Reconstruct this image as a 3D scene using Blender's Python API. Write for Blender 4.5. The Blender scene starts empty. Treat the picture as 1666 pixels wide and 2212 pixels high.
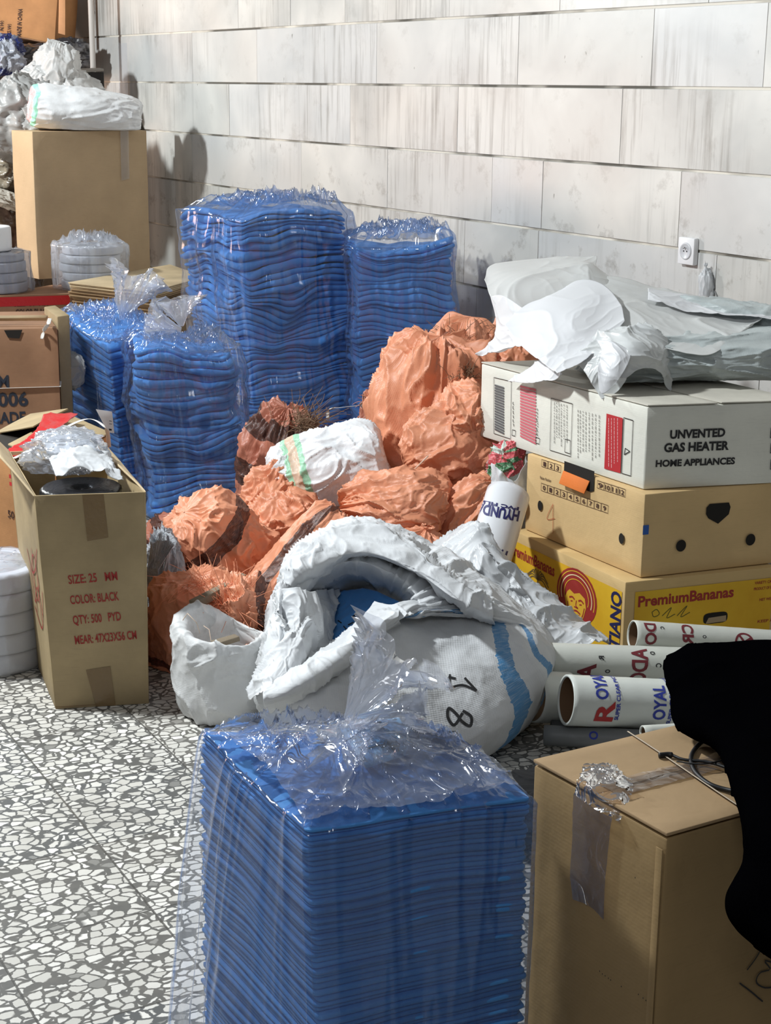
import bpy, bmesh, math, random
import numpy as np
from mathutils import Vector, Matrix

# ------------------------------------------------------------------ camera
S = bpy.context.scene
COL = S.collection
PITCH, ROLL, F, CX, CY, CAMH = 0.26103, 0.010970, 3450.0, 833.0, 1106.0, 1.5
fw = np.array([0, math.cos(PITCH), -math.sin(PITCH)]); r0 = np.array([1.0, 0, 0]); u0 = np.cross(r0, fw)
rt = math.cos(ROLL) * r0 + math.sin(ROLL) * u0
up = np.cross(rt, fw)
cam_d = bpy.data.cameras.new('camera'); cam = bpy.data.objects.new('camera', cam_d); COL.objects.link(cam)
M4 = Matrix(((rt[0], up[0], -fw[0], 0), (rt[1], up[1], -fw[1], 0), (rt[2], up[2], -fw[2], CAMH), (0, 0, 0, 1)))
cam.matrix_world = M4
cam_d.sensor_fit = 'HORIZONTAL'; cam_d.sensor_width = 36; cam_d.lens = F / 1666 * 36; cam_d.clip_start = 0.05
S.camera = cam

# ------------------------------------------------------------------ light and exposure
S.view_settings.view_transform = 'Standard'; S.view_settings.look = 'None'
S.view_settings.exposure = 0.0; S.view_settings.gamma = 1.0
W = bpy.data.worlds.new('world'); S.world = W; W.use_nodes = True
W.node_tree.nodes['Background'].inputs[0].default_value = (0.90, 0.94, 1.0, 1)
W.node_tree.nodes['Background'].inputs[1].default_value = 0.17
def light(name, kind, energy, color, loc=(0, 0, 3), d=None, **kw):
    l = bpy.data.lights.new(name, kind); l.energy = energy; l.color = color
    for k, v in kw.items(): setattr(l, k, v)
    o = bpy.data.objects.new(name, l); COL.objects.link(o); o.location = loc
    if d is not None: o.rotation_euler = Vector(d).to_track_quat('-Z', 'Y').to_euler()
    return o
light('lamp_front', 'AREA', 130, (0.94, 0.985, 1.0), loc=(-2.3, 3.9, 3.25), d=(.66, -.08, -.75), shape='DISK', size=.26, spread=math.radians(155))
light('lamp_back', 'POINT', 380, (0.94, 0.99, 1.0), loc=(-3.6, 7.6, 2.6), shadow_soft_size=.09)
light('near_fill', 'AREA', 20, (0.93, 0.96, 1.0), loc=(-0.6, -0.6, 3.0), d=(.15, .75, -.65), shape='RECTANGLE', size=1.2, size_y=.5)  # soft fill added above and behind the camera for near front faces
light('warm_glint_light', 'AREA', 58, (1.0, 0.68, 0.52), loc=(-5.2, 8.7, 1.2), d=(1, 0.0, -0.02), shape='RECTANGLE', size=1.8, size_y=0.9)  # unseen warm area light added at far left for peach glints on film

# ------------------------------------------------------------------ pixel to place
def ray(x, y): return rt * (x - CX) / F - up * (y - CY) / F + fw
def P(x, y, Y):
    d = ray(x, y); return np.array([0, 0, CAMH]) + d * (Y / d[1])
def PF(x, y, z):
    d = ray(x, y); return np.array([0, 0, CAMH]) + d * ((z - CAMH) / d[2])
WA = 0.53918843; WN = np.array([math.cos(WA), math.sin(WA), 0]); WD = 3.8
WT = np.array([math.sin(WA), -math.cos(WA), 0])        # along the wall, to the right
def PW(x, y, off=0.0):
    d = ray(x, y); c = np.array([0, 0, CAMH]); return c + d * (((WD - off) - c @ WN) / (d @ WN))
def unit(v): v = np.asarray(v, float); return v / np.linalg.norm(v)

# ------------------------------------------------------------------ numpy noise
_rs = np.random.RandomState(7)
_perm = np.tile(_rs.permutation(256), 3)
_grad = _rs.randn(256, 3); _grad /= np.linalg.norm(_grad, axis=1)[:, None]
def pn(p):
    p = np.asarray(p, float); i = np.floor(p).astype(int); f = p - i; i &= 255
    u = f * f * f * (f * (f * 6 - 15) + 10)
    r = 0
    for a in (0, 1):
        for b in (0, 1):
            for c in (0, 1):
                h = _perm[_perm[_perm[(i[..., 0] + a) & 255] + ((i[..., 1] + b) & 255)] + ((i[..., 2] + c) & 255)]
                g = _grad[h]
                d = g[..., 0] * (f[..., 0] - a) + g[..., 1] * (f[..., 1] - b) + g[..., 2] * (f[..., 2] - c)
                w = (u[..., 0] if a else 1 - u[..., 0]) * (u[..., 1] if b else 1 - u[..., 1]) * (u[..., 2] if c else 1 - u[..., 2])
                r = r + d * w
    return r * 1.5
def fbm(p, o=3):
    s = 0; a = 1
    for k in range(o): s = s + a * pn(p * 2 ** k + 17.3 * k); a *= .5
    return s
def crease(p, o=3, warp=.6, sharp=1.6):
    p = np.asarray(p, float)
    w = np.stack([pn(p * .7 + 3.1), pn(p * .7 + 11.7), pn(p * .7 + 23.9)], -1) * warp
    p = p * .72 + w; s = 0; a = 1
    for k in range(min(o, 3)):
        n = np.abs(pn(p * (2.1 ** k) + 31.7 * k)); s = s + a * (1 - 2.4 * n + .8 * np.exp(-n / .05)); a *= .36
    return s - .75
def ssm(x): x = np.clip(x, 0, 1); return x * x * (3 - 2 * x)

# ------------------------------------------------------------------ objects
def tag(o, label=None, cat=None, group=None, kind=None):
    if label: o['label'] = label
    if cat: o['category'] = cat
    if group: o['group'] = group
    if kind: o['kind'] = kind
    return o
def thing(name, loc, label, cat, group=None):
    o = bpy.data.objects.new(name, None); COL.objects.link(o); o.location = tuple(loc); o.empty_display_size = .05
    return tag(o, label, cat, group)
def link(name, me, m, parent=None):
    o = bpy.data.objects.new(name, me); COL.objects.link(o)
    if m is not None: me.materials.append(m)
    if parent is not None:
        o.parent = parent; root = parent; loc = Vector(parent.location)
        while root.parent is not None: root = root.parent; loc += Vector(root.location)
        o.location = -loc
        if parent.type == 'MESH': o.location = (0, 0, 0)
    return o
def mesh(name, V, Fc, m, parent=None, smooth=True, uvs=None, attr=None):
    me = bpy.data.meshes.new(name); me.from_pydata([tuple(v) for v in V], [], [tuple(f) for f in Fc])
    if uvs is not None:
        ul = me.uv_layers.new(name='UVMap'); li = np.zeros(len(me.loops), int); me.loops.foreach_get('vertex_index', li)
        ul.data.foreach_set('uv', np.asarray(uvs, float)[li].ravel())
    if attr:
        for k, a in attr.items():
            at = me.attributes.new(k, 'FLOAT', 'POINT'); at.data.foreach_set('value', np.asarray(a, float))
    if smooth: me.polygons.foreach_set('use_smooth', [True] * len(me.polygons))
    me.update(); return link(name, me, m, parent)
def grid(name, G, m, parent=None, wrap=False, solid=0, uvs=None, cap=False):
    """G[nu,nv,3]; wrap closes v"""
    nu, nv = G.shape[:2]; idx = np.arange(nu * nv).reshape(nu, nv)
    if wrap: a = idx[:-1, :]; b = idx[1:, :]; a2 = np.roll(a, -1, 1); b2 = np.roll(b, -1, 1)
    else: a = idx[:-1, :-1]; b = idx[1:, :-1]; a2 = idx[:-1, 1:]; b2 = idx[1:, 1:]
    Fc = np.stack([a, a2, b2, b], -1).reshape(-1, 4).tolist()
    V = G.reshape(-1, 3)
    if uvs is None:
        uu, vv = np.meshgrid(np.linspace(0, 1, nu), np.linspace(0, 1, nv), indexing='ij'); uvs = np.stack([uu, vv], -1)
    o = mesh(name, V, Fc, m, parent, True, np.asarray(uvs).reshape(-1, 2))
    if solid:
        s = o.modifiers.new('s', 'SOLIDIFY'); s.thickness = solid; s.offset = 0
    return o
def catrom(C, n, closed=False):
    """C[k,...] -> n samples along axis 0"""
    C = np.asarray(C, float); k = len(C)
    t = np.linspace(0, k if closed else k - 1, n, endpoint=not closed)
    i = np.floor(t).astype(int)
    if not closed: i = np.minimum(i, k - 2)
    f = (t - i).reshape((-1,) + (1,) * (C.ndim - 1))
    if closed: g = lambda j: C[j % k]
    else:
        E = np.concatenate([2 * C[:1] - C[1:2], C, 2 * C[-1:] - C[-2:-1]]); g = lambda j: E[j + 1]
    p0, p1, p2, p3 = g(i - 1), g(i), g(i + 1), g(i + 2)
    return .5 * (2 * p1 + (p2 - p0) * f + (2 * p0 - 5 * p1 + 4 * p2 - p3) * f * f + (3 * p1 - p0 - 3 * p2 + p3) * f ** 3)
def dense(C, nu, nv, cu=False, cv=False):
    C = np.asarray(C, float); A = catrom(C, nu, cu); return np.swapaxes(catrom(np.swapaxes(A, 0, 1), nv, cv), 0, 1)
def normals(G, wrap=False):
    du = np.gradient(G, axis=0)
    dv = (np.roll(G, -1, 1) - np.roll(G, 1, 1)) if wrap else np.gradient(G, axis=1)
    n = np.cross(du, dv); return n / (np.linalg.norm(n, axis=-1, keepdims=True) + 1e-9)
def tube(name, pts, r, m, parent=None, seg=8, flat=None):
    """flat=(w,t) gives a strap; pts list of 3d"""
    pts = np.asarray(pts, float); n = len(pts); V = []; Fc = []
    T = np.gradient(pts, axis=0); T /= np.linalg.norm(T, axis=1)[:, None] + 1e-9
    ref = np.array([0.13, .2, 1.0]);
    for i in range(n):
        a = unit(np.cross(T[i], ref)); b = np.cross(T[i], a)
        rr = r[i] if hasattr(r, '__len__') else r
        for k in range(seg):
            c, s = math.cos(2 * math.pi * k / seg), math.sin(2 * math.pi * k / seg)
            if flat: V.append(pts[i] + a * c * flat[0] + b * s * flat[1])
            else: V.append(pts[i] + rr * (a * c + b * s))
    for i in range(n - 1):
        for k in range(seg):
            k2 = (k + 1) % seg; Fc.append((i * seg + k, i * seg + k2, (i + 1) * seg + k2, (i + 1) * seg + k))
    Fc.append(tuple(range(seg - 1, -1, -1))); Fc.append(tuple((n - 1) * seg + k for k in range(seg)))
    return mesh(name, V, Fc, m, parent)
def strands(name, segs, r, m, parent=None):
    """many thin fibres in one mesh (stuff): list of point lists"""
    V = []; Fc = []
    for pts in segs:
        pts = np.asarray(pts, float); n = len(pts); T = np.gradient(pts, axis=0); b0 = len(V)
        for i in range(n):
            a = unit(np.cross(T[i], (.3, .5, .8))); b = unit(np.cross(T[i], a)); rr = r * (1 - .5 * i / n)
            for k in range(3):
                c, s = math.cos(2.094 * k), math.sin(2.094 * k); V.append(pts[i] + rr * (a * c + b * s))
        for i in range(n - 1):
            for k in range(3):
                k2 = (k + 1) % 3; Fc.append((b0 + i * 3 + k, b0 + i * 3 + k2, b0 + i * 3 + 3 + k2, b0 + i * 3 + 3 + k))
    return tag(mesh(name, V, Fc, m, parent), kind='stuff')

# ------------------------------------------------------------------ materials
class N:
    def __init__(s, name):
        s.m = bpy.data.materials.new(name); s.m.use_nodes = True; s.t = s.m.node_tree; s.b = s.t.nodes['Principled BSDF']; s.o = s.t.nodes['Material Output']
    def n(s, typ, ins=None, **kw):
        x = s.t.nodes.new(typ)
        for k, v in kw.items(): setattr(x, k, v)
        for k, v in (ins or {}).items():
            if hasattr(v, 'is_output') or isinstance(v, bpy.types.NodeSocket): s.t.links.new(v, x.inputs[k])
            else: x.inputs[k].default_value = v
        return x
    def math(s, op, a, b=0.0, c=0.0):
        x = s.n('ShaderNodeMath', {0: a, 1: b, 2: c}, operation=op); return x.outputs[0]
    def mix(s, f, a, b, mode='MIX'):
        x = s.t.nodes.new('ShaderNodeMix'); x.data_type = 'RGBA'; x.blend_type = mode
        for i, v in ((0, f), (6, a), (7, b)):
            if isinstance(v, bpy.types.NodeSocket): s.t.links.new(v, x.inputs[i])
            else: x.inputs[i].default_value = v if i == 0 else (tuple(v) + (1,))[:4]
        return x.outputs[2]
    def ramp(s, f, stops):
        x = s.t.nodes.new('ShaderNodeValToRGB'); s.t.links.new(f, x.inputs[0]); e = x.color_ramp.elements
        while len(e) < len(stops): e.new(.5)
        for i, (p, c) in enumerate(stops):
            e[i].position = p; e[i].color = (c, c, c, 1) if not hasattr(c, '__len__') else (tuple(c) + (1,))[:4]
        return x.outputs[0]
    def coord(s, kind='Object', scale=(1, 1, 1), rot=(0, 0, 0), loc=(0, 0, 0)):
        c = s.n('ShaderNodeTexCoord'); mp = s.n('ShaderNodeMapping', {'Vector': c.outputs[kind], 'Scale': scale, 'Rotation': rot, 'Location': loc}); return mp.outputs[0]
    def noise(s, v, scale, detail=4, rough=.55, dist=0):
        return s.n('ShaderNodeTexNoise', {'Vector': v, 'Scale': scale, 'Detail': detail, 'Roughness': rough, 'Distortion': dist}).outputs[0]
    def bump(s, h, strength=.3, dist=.01, normal=None):
        i = {'Height': h, 'Strength': strength, 'Distance': dist}
        if normal is not None: i['Normal'] = normal
        return s.n('ShaderNodeBump', i).outputs[0]
    def set(s, **kw):
        for k, v in kw.items():
            k = k.replace('_', ' ')
            if isinstance(v, bpy.types.NodeSocket): s.t.links.new(v, s.b.inputs[k])
            else: s.b.inputs[k].default_value = v if not isinstance(v, (tuple, list)) else (tuple(v) + (1,))[:4] if len(v) < 4 and 'Color' in k else v
        return s
def srgb(r, g, b):
    f = lambda c: c / 12.92 if c <= .04045 else ((c + .055) / 1.055) ** 2.4
    return (f(r / 255), f(g / 255), f(b / 255))

def M_plain(name, c, rough=.6, bump=0, bs=60, metal=0, spec=.4):
    n = N(name); n.set(Base_Color=c, Roughness=rough, Metallic=metal, Specular_IOR_Level=spec)
    if bump: n.set(Normal=n.bump(n.noise(n.coord(), bs, 4), bump, .01))
    return n.m
def M_card(name, c, var=.12, rough=.72):
    n = N(name); v = n.coord()
    a = n.noise(v, 3.5, 5, .6); b = n.noise(n.coord(scale=(1, 1, 14)), 22, 3)
    dk = tuple(x * (1 - 2.2 * var) for x in c); lt = tuple(min(1, x * (1 + var)) for x in c)
    col = n.mix(n.ramp(a, [(.32, 0), (.68, 1)]), dk, lt)
    col = n.mix(n.math('MULTIPLY', n.ramp(b, [(.55, 0), (.75, 1)]), .25), col, tuple(x * .72 for x in c))
    wv = n.n('ShaderNodeTexWave', {'Vector': v, 'Scale': 55, 'Distortion': .6}, bands_direction='Z').outputs[1]
    nb = n.bump(wv, .022, .003); nb = n.bump(n.noise(v, 9, 5), .25, .012, nb)
    n.set(Base_Color=col, Roughness=rough, Normal=nb, Specular_IOR_Level=.25); return n.m
def M_weave(name, c, stripes=(), axis='U', rough=.5, trans=.0, wv=160, dirt=.15, dirtc=(.25, .22, .18)):
    """woven polypropylene; stripes: (centre, halfwidth, colour) along a UV axis"""
    n = N(name); tc = n.n('ShaderNodeTexCoord'); sp = n.n('ShaderNodeSeparateXYZ', {0: tc.outputs['UV']})
    ob = n.coord(); nz = n.noise(ob, 5, 4); x = sp.outputs[0 if axis == 'U' else 1]
    x = n.math('ADD', x, n.math('MULTIPLY', n.math('SUBTRACT', n.noise(ob, 60, 2), .5), .012))
    col = n.mix(n.ramp(nz, [(.3, 0), (.7, 1)]), tuple(k * .86 for k in c), tuple(min(1, k * 1.06) for k in c))
    fib = n.noise(n.coord('UV', scale=(260, 30, 1)), 2.0, 2)
    for ce, hw, sc in stripes:
        msk = n.math('COMPARE', x, ce, hw); msk = n.math('MULTIPLY', msk, n.ramp(fib, [(.25, .55), (.55, 1)])); col = n.mix(msk, col, sc)
    if dirt:
        d = n.ramp(n.noise(ob, 9, 6, .65), [(.52, 0), (.78, 1)]); col = n.mix(n.math('MULTIPLY', d, dirt * 2), col, dirtc)
    uvm = n.coord('UV', scale=(wv, wv, 1)); w1 = n.n('ShaderNodeTexWave', {'Vector': uvm, 'Scale': .5}, bands_direction='X').outputs[1]
    w2 = n.n('ShaderNodeTexWave', {'Vector': uvm, 'Scale': .5}, bands_direction='Y').outputs[1]
    h = n.math('ADD', w1, w2); nb = n.bump(h, .12, .002)
    cr = n.n('ShaderNodeTexNoise', {'Vector': ob, 'Scale': 15, 'Detail': 4, 'Roughness': .55, 'Distortion': .8}, noise_type='RIDGED_MULTIFRACTAL').outputs[0]
    nb = n.bump(cr, .26, .006, nb); nb = n.bump(n.noise(ob, 90, 3), .25, .003, nb)
    n.set(Base_Color=col, Roughness=rough, Normal=nb, Specular_IOR_Level=.45)
    if trans:
        tr = n.n('ShaderNodeBsdfTranslucent', {'Color': tuple(c) + (1,), 'Normal': nb}); mx = n.n('ShaderNodeMixShader', {0: trans, 1: n.b.outputs[0], 2: tr.outputs[0]})
        n.t.links.new(mx.outputs[0], n.o.inputs[0])
    return n.m
def M_film(name, scale=9, stretch=(1, 1, .25), milk=.10, tint=(.93, .95, 1.0), ridge=.5, gl=.55, fold=.35, gr=.12):
    """clear polyethylene film: see-through, glossy, milky only where it creases"""
    n = N(name); n.t.nodes.remove(n.b)
    v = n.coord(scale=stretch)
    r1 = n.n('ShaderNodeTexNoise', {'Vector': v, 'Scale': scale * .6, 'Detail': 2, 'Roughness': .45, 'Distortion': .5}, noise_type='RIDGED_MULTIFRACTAL').outputs[0]
    r2 = n.n('ShaderNodeTexNoise', {'Vector': n.coord(scale=(stretch[0] * .6, stretch[1] * .6, stretch[2])), 'Scale': scale * 1.7, 'Detail': 2, 'Distortion': .9}, noise_type='RIDGED_MULTIFRACTAL').outputs[0]
    h = n.math('ADD', r1, n.math('MULTIPLY', r2, .25)); nb = n.bump(h, ridge * .7, .014)
    lw = n.n('ShaderNodeLayerWeight', {'Blend': .35, 'Normal': nb}).outputs['Fresnel']
    tr = n.n('ShaderNodeBsdfTransparent', {'Color': tint + (1,)})
    gs = n.n('ShaderNodeBsdfGlossy', {'Color': (1, 1, 1, 1), 'Roughness': gr, 'Normal': nb})
    df = n.n('ShaderNodeBsdfDiffuse', {'Color': (.85, .88, .93, 1), 'Normal': nb}); tl = n.n('ShaderNodeBsdfTranslucent', {'Color': (.85, .88, .93, 1), 'Normal': nb})
    wh = n.n('ShaderNodeMixShader', {0: .4, 1: df.outputs[0], 2: tl.outputs[0]})
    msk = n.math('ADD', n.math('MULTIPLY', n.ramp(h, [(.62, 0), (1.0, 1)]), fold), milk)
    fac = n.math('ADD', n.math('MULTIPLY', lw, gl), .03)
    a = n.n('ShaderNodeMixShader', {0: msk, 1: tr.outputs[0], 2: wh.outputs[0]})
    b = n.n('ShaderNodeMixShader', {0: fac, 1: a.outputs[0], 2: gs.outputs[0]})
    n.t.links.new(b.outputs[0], n.o.inputs[0]); return n.m
def M_sheet(name, c=(.76, .78, .80), rough=.38, trans=.3, bs=10, dirt=0):
    n = N(name); v = n.coord()
    cr = n.n('ShaderNodeTexNoise', {'Vector': v, 'Scale': bs, 'Detail': 5, 'Roughness': .5, 'Distortion': 1.0}, noise_type='RIDGED_MULTIFRACTAL').outputs[0]
    nb = n.bump(cr, .28, .007); nb = n.bump(n.noise(v, 160, 2), .05, .002, nb)
    col = n.mix(n.math('MULTIPLY', n.ramp(n.noise(v, 7, 5), [(.5, 0), (.75, 1)]), dirt), c, (.35, .32, .27))
    n.set(Base_Color=col, Roughness=rough, Normal=nb, Specular_IOR_Level=.5)
    tr = n.n('ShaderNodeBsdfTranslucent', {'Color': tuple(c) + (1,), 'Normal': nb}); mx = n.n('ShaderNodeMixShader', {0: trans, 1: n.b.outputs[0], 2: tr.outputs[0]})
    n.t.links.new(mx.outputs[0], n.o.inputs[0]); return n.m
def M_fabric(name, c, var=.25):
    n = N(name); v = n.coord(); oi = n.n('ShaderNodeObjectInfo').outputs['Random']
    k = n.math('ADD', n.math('MULTIPLY', oi, var), n.math('MULTIPLY', n.noise(v, 6, 3), .3))
    col = n.mix(k, tuple(x * .62 for x in c), tuple(min(1, x * 1.45) for x in c))
    nb = n.bump(n.noise(n.coord(scale=(1, 1, 3)), 120, 3), .25, .003); nb = n.bump(n.noise(v, 700, 1), .15, .001, nb)
    n.set(Base_Color=col, Roughness=.75, Normal=nb, Specular_IOR_Level=.2, Sheen_Weight=.15); return n.m

INK = M_plain('ink_black', (.02, .02, .022), .7); INKR = M_plain('ink_red', srgb(150, 45, 40), .7); INKN = M_plain('ink_navy', srgb(30, 34, 80), .6)
INKBR = M_plain('ink_brown', srgb(70, 45, 35), .7); WHITE = M_plain('white_plastic', srgb(235, 236, 238), .4)
STRAP = M_plain('strap_white', srgb(225, 222, 215), .45); BLACKP = M_plain('black_webbing', (.012, .012, .014), .3, .3, 60)
# ------------------------------------------------------------------ lettering
_tc = {}
def text2d(s, bold=0.0):
    """flat triangulated outline of a string, baseline at y=0, cap height 0.7"""
    key = (s, bold)
    if key in _tc: return _tc[key]
    c = bpy.data.curves.new('t', 'FONT'); c.body = s; c.resolution_u = 3; c.offset = bold; c.size = 1
    o = bpy.data.objects.new('t', c); COL.objects.link(o); bpy.context.view_layer.update()
    me = bpy.data.meshes.new_from_object(o.evaluated_get(bpy.context.evaluated_depsgraph_get()))
    V = np.array([v.co[:2] for v in me.vertices]) if len(me.vertices) else np.zeros((0, 2)); Fc = [tuple(p.vertices) for p in me.polygons]
    bpy.data.objects.remove(o); bpy.data.curves.remove(c); bpy.data.meshes.remove(me); _tc[key] = (V, Fc); return V, Fc
class Ink:
    """collects flat marks in a face frame: O + a*ux + b*uy, lifted along n"""
    def __init__(s, O, ux, uy, lift=.0012, mapf=None):
        s.O = np.array(O, float); s.ux = unit(ux); s.uy = unit(uy); s.n = np.cross(s.ux, s.uy); s.V = []; s.F = []; s.lift = lift; s.mapf = mapf
        c = np.array([0, 0, CAMH]) - s.O
        if mapf is None and s.n @ c < 0: s.n = -s.n
    def add(s, V2, Fc):
        b = len(s.V)
        bad = set()
        for a, c in V2:
            p = s.mapf(a, c) if s.mapf else s.O + s.ux * a + s.uy * c + s.n * s.lift
            if p is None: bad.add(len(s.V)); p = s.O
            s.V.append(p)
        s.F += [f for f in (tuple(i + b for i in f) for f in Fc) if not bad & set(f)]
    def text(s, t, x, y, w=None, h=.05, rot=0, bold=.02, fit=True):
        V, Fc = text2d(t, bold)
        if not len(V): return
        V = V.copy(); x0, x1 = V[:, 0].min(), V[:, 0].max(); V[:, 0] -= x0; ss = h / .72; sx = ss if w is None else w / max(1e-6, x1 - x0)
        V = V * np.array([sx, ss])
        if rot: c_, s_ = math.cos(rot), math.sin(rot); V = V @ np.array([[c_, s_], [-s_, c_]])
        if s.mapf:
            bm = bmesh.new(); vs = [bm.verts.new((a, b, 0)) for a, b in V]
            for f in Fc:
                try: bm.faces.new([vs[i] for i in f])
                except ValueError: pass
            for _ in range(3):
                e = [e for e in bm.edges if e.calc_length() > .008]
                if not e: break
                bmesh.ops.subdivide_edges(bm, edges=e, cuts=1); bmesh.ops.triangulate(bm, faces=bm.faces)
            bm.verts.index_update(); V = np.array([v.co[:2] for v in bm.verts]); Fc = [tuple(v.index for v in f.verts) for f in bm.faces]; bm.free()
        s.add(V + np.array([x, y]), Fc)
    def rect(s, x0, y0, x1, y1): s.add([(x0, y0), (x1, y0), (x1, y1), (x0, y1)], [(0, 1, 2, 3)])
    def frame(s, x0, y0, x1, y1, t=.001):
        s.rect(x0, y0, x1, y0 + t); s.rect(x0, y1 - t, x1, y1); s.rect(x0, y0, x0 + t, y1); s.rect(x1 - t, y0, x1, y1)
    def poly(s, pts): s.add(pts, [tuple(range(len(pts)))])
    def ring(s, cx, cy, ra, rb, rin=.8, a0=0, a1=6.2832, n=32):
        V = []; Fc = []
        for i in range(n + 1):
            a = a0 + (a1 - a0) * i / n
            V += [(cx + ra * math.cos(a), cy + rb * math.sin(a)), (cx + ra * rin * math.cos(a), cy + rb * rin * math.sin(a))]
        for i in range(n): Fc.append((2 * i, 2 * i + 1, 2 * i + 3, 2 * i + 2))
        s.add(V, Fc)
    def disc(s, cx, cy, ra, rb, n=24): s.poly([(cx + ra * math.cos(6.2832 * i / n), cy + rb * math.sin(6.2832 * i / n)) for i in range(n)])
    def stroke(s, pts, w=.003, n=24):
        p = catrom(pts, n) if len(pts) > 2 else np.array([np.array(pts[0]) + (np.array(pts[1]) - np.array(pts[0])) * t for t in np.linspace(0, 1, n)])
        T = np.gradient(p, axis=0); T /= np.linalg.norm(T, axis=1)[:, None] + 1e-9; q = np.stack([-T[:, 1], T[:, 0]], 1) * w / 2
        V = [];
        for i in range(len(p)): V += [tuple(p[i] + q[i]), tuple(p[i] - q[i])]
        s.add(V, [(2 * i, 2 * i + 1, 2 * i + 3, 2 * i + 2) for i in range(len(p) - 1)])
    def out(s, name, m, parent, label=None):
        if not s.F: return None
        used = sorted({i for f in s.F for i in f}); mp = {u: k for k, u in enumerate(used)}; s.V = [s.V[u] for u in used]; s.F = [tuple(mp[i] for i in f) for f in s.F]
        return tag(mesh(name, s.V, s.F, m, parent, False), label)

# ------------------------------------------------------------------ cartons
def hexbox(name, B, T, m, parent=None, bev=.004, sub=8, wob=.002, seed=0, skip_top=False):
    """box from four base corners B and four top corners T (counter-clockwise), slightly dented"""
    bm = bmesh.new(); vb = [bm.verts.new(tuple(p)) for p in B]; vt = [bm.verts.new(tuple(p)) for p in T]
    bm.faces.new(vb[::-1]); bm.faces.new(vt)
    for i in range(4): j = (i + 1) % 4; bm.faces.new((vb[i], vb[j], vt[j], vt[i]))
    bmesh.ops.recalc_face_normals(bm, faces=bm.faces)
    bmesh.ops.bevel(bm, geom=list(bm.edges) + list(bm.verts), offset=bev, segments=2, profile=.5, affect='EDGES')
    big = [e for e in bm.edges if e.calc_length() > .05]
    if sub > 1: bmesh.ops.subdivide_edges(bm, edges=big, cuts=sub - 1, use_grid_fill=True)
    V = np.array([v.co[:] for v in bm.verts])
    if wob:
        q = V * 7 + seed * 13.1; d = np.stack([pn(q), pn(q + 50), pn(q + 90) * .4], -1) * wob; V += d
        for v, c in zip(bm.verts, V): v.co = c
    me = bpy.data.meshes.new(name); bm.to_mesh(me); bm.free(); me.polygons.foreach_set('use_smooth', [True] * len(me.polygons))
    o = link(name, me, m, parent)
    try: me.set_sharp_from_angle(angle=math.radians(35))
    except Exception: pass
    return o
def slab(name, quad, th, m, parent=None, bev=.0015, sub=6, wob=.0015, seed=0):
    q = [np.array(p, float) for p in quad]; n = unit(np.cross(q[1] - q[0], q[3] - q[0]))
    return hexbox(name, [p - n * th / 2 for p in q], [p + n * th / 2 for p in q], m, parent, bev, sub, wob, seed)
def corners(K, Lp, Rp):
    """footprint from near corner K and its two neighbours; fourth completes the parallelogram"""
    K, Lp, Rp = [np.array([p[0], p[1]]) for p in (K, Lp, Rp)]; return [K, Rp, Lp + Rp - K, Lp]
def lift(pts, z): return [np.array([p[0], p[1], z]) for p in pts]

# ------------------------------------------------------------------ sacks
PROF = {
 'tied': [(1.16, .16), (1.13, .26), (1.03, .11), (.93, .26), (.78, .6), (.5, .88), (.1, 1.0), (-.3, 1.0), (-.7, .84), (-.92, .5), (-1, .02)],
 'round': [(1.0, .02), (.95, .35), (.8, .64), (.5, .9), (.1, 1.0), (-.3, 1.0), (-.7, .84), (-.92, .5), (-1, .02)],
 'fat': [(1.0, .02), (.97, .5), (.85, .82), (.5, .97), (.1, 1.0), (-.3, 1.0), (-.75, .95), (-.95, .7), (-1, .02)],
}
def sack(name, c, r, m, parent=None, axis=(0, 0, 1), prof='tied', seed=0, lump=.10, cr=.05, pleat=.10, floor=None, spin=0, nu=110, nv=200, crf=1.0, stretch=(1, 1, 1)):
    c = np.array(c, float); a = unit(axis); e1 = unit(np.cross(a, (0.05, 1, .02) if abs(a[1]) < .9 else (1, 0, 0))); e2 = np.cross(a, e1)
    pr = catrom(PROF[prof], nu); th = np.linspace(0, 2 * math.pi, nv, endpoint=False) + spin
    t = pr[:, 0][:, None]; R = np.maximum(pr[:, 1], .005)[:, None]
    U = np.stack([R * np.cos(th), R * np.sin(th), t + 0 * th], -1)
    rm = (r[0] + r[1] + r[2]) / 3
    q = U * np.array([1.2, 1.2, 1.2]) + seed * 7.7
    d = lump * fbm(q, 2)
    q2 = np.stack([np.cos(th)[None] * 2.6 + 0 * t, np.sin(th)[None] * 2.6 + 0 * t, t * .55 + 0 * th], -1) + seed * 3.3
    near = ssm((t - .1) / .9)
    d = d + pleat * (.25 + near) * crease(q2, 2, .5) * .5
    q3 = U * 2.0 * crf * np.array(stretch) + seed * 5.1
    d = d + cr * crease(q3, 4, .9) * (.35 + .65 * ssm(R * 2))
    d = d * np.minimum(1, R * 2.2)
    G = c + (U[..., 0:1] * (1 + d[..., None])) * r[0] * e1 + (U[..., 1:2] * (1 + d[..., None])) * r[1] * e2 + (U[..., 2:3] * (1 + .6 * d[..., None])) * r[2] * a
    if floor is not None:
        z = G[..., 2]; k = .02; lo = z < floor + k
        zz = np.where(lo, floor + k * np.exp(np.minimum((z - floor - k) / k, 0)), z); sp = np.clip((floor + k - z) * .25, 0, .05)
        dirn = G[..., :2] - c[:2]; nrm = np.linalg.norm(dirn, axis=-1, keepdims=True) + 1e-6
        G[..., :2] += dirn / nrm * sp[..., None]; G[..., 2] = zz
    uu, vv = np.meshgrid(np.linspace(0, 1, nu), np.linspace(0, 1, nv), indexing='ij')
    return grid(name, G, m, parent, wrap=True, uvs=np.stack([uu, vv], -1))
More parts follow.
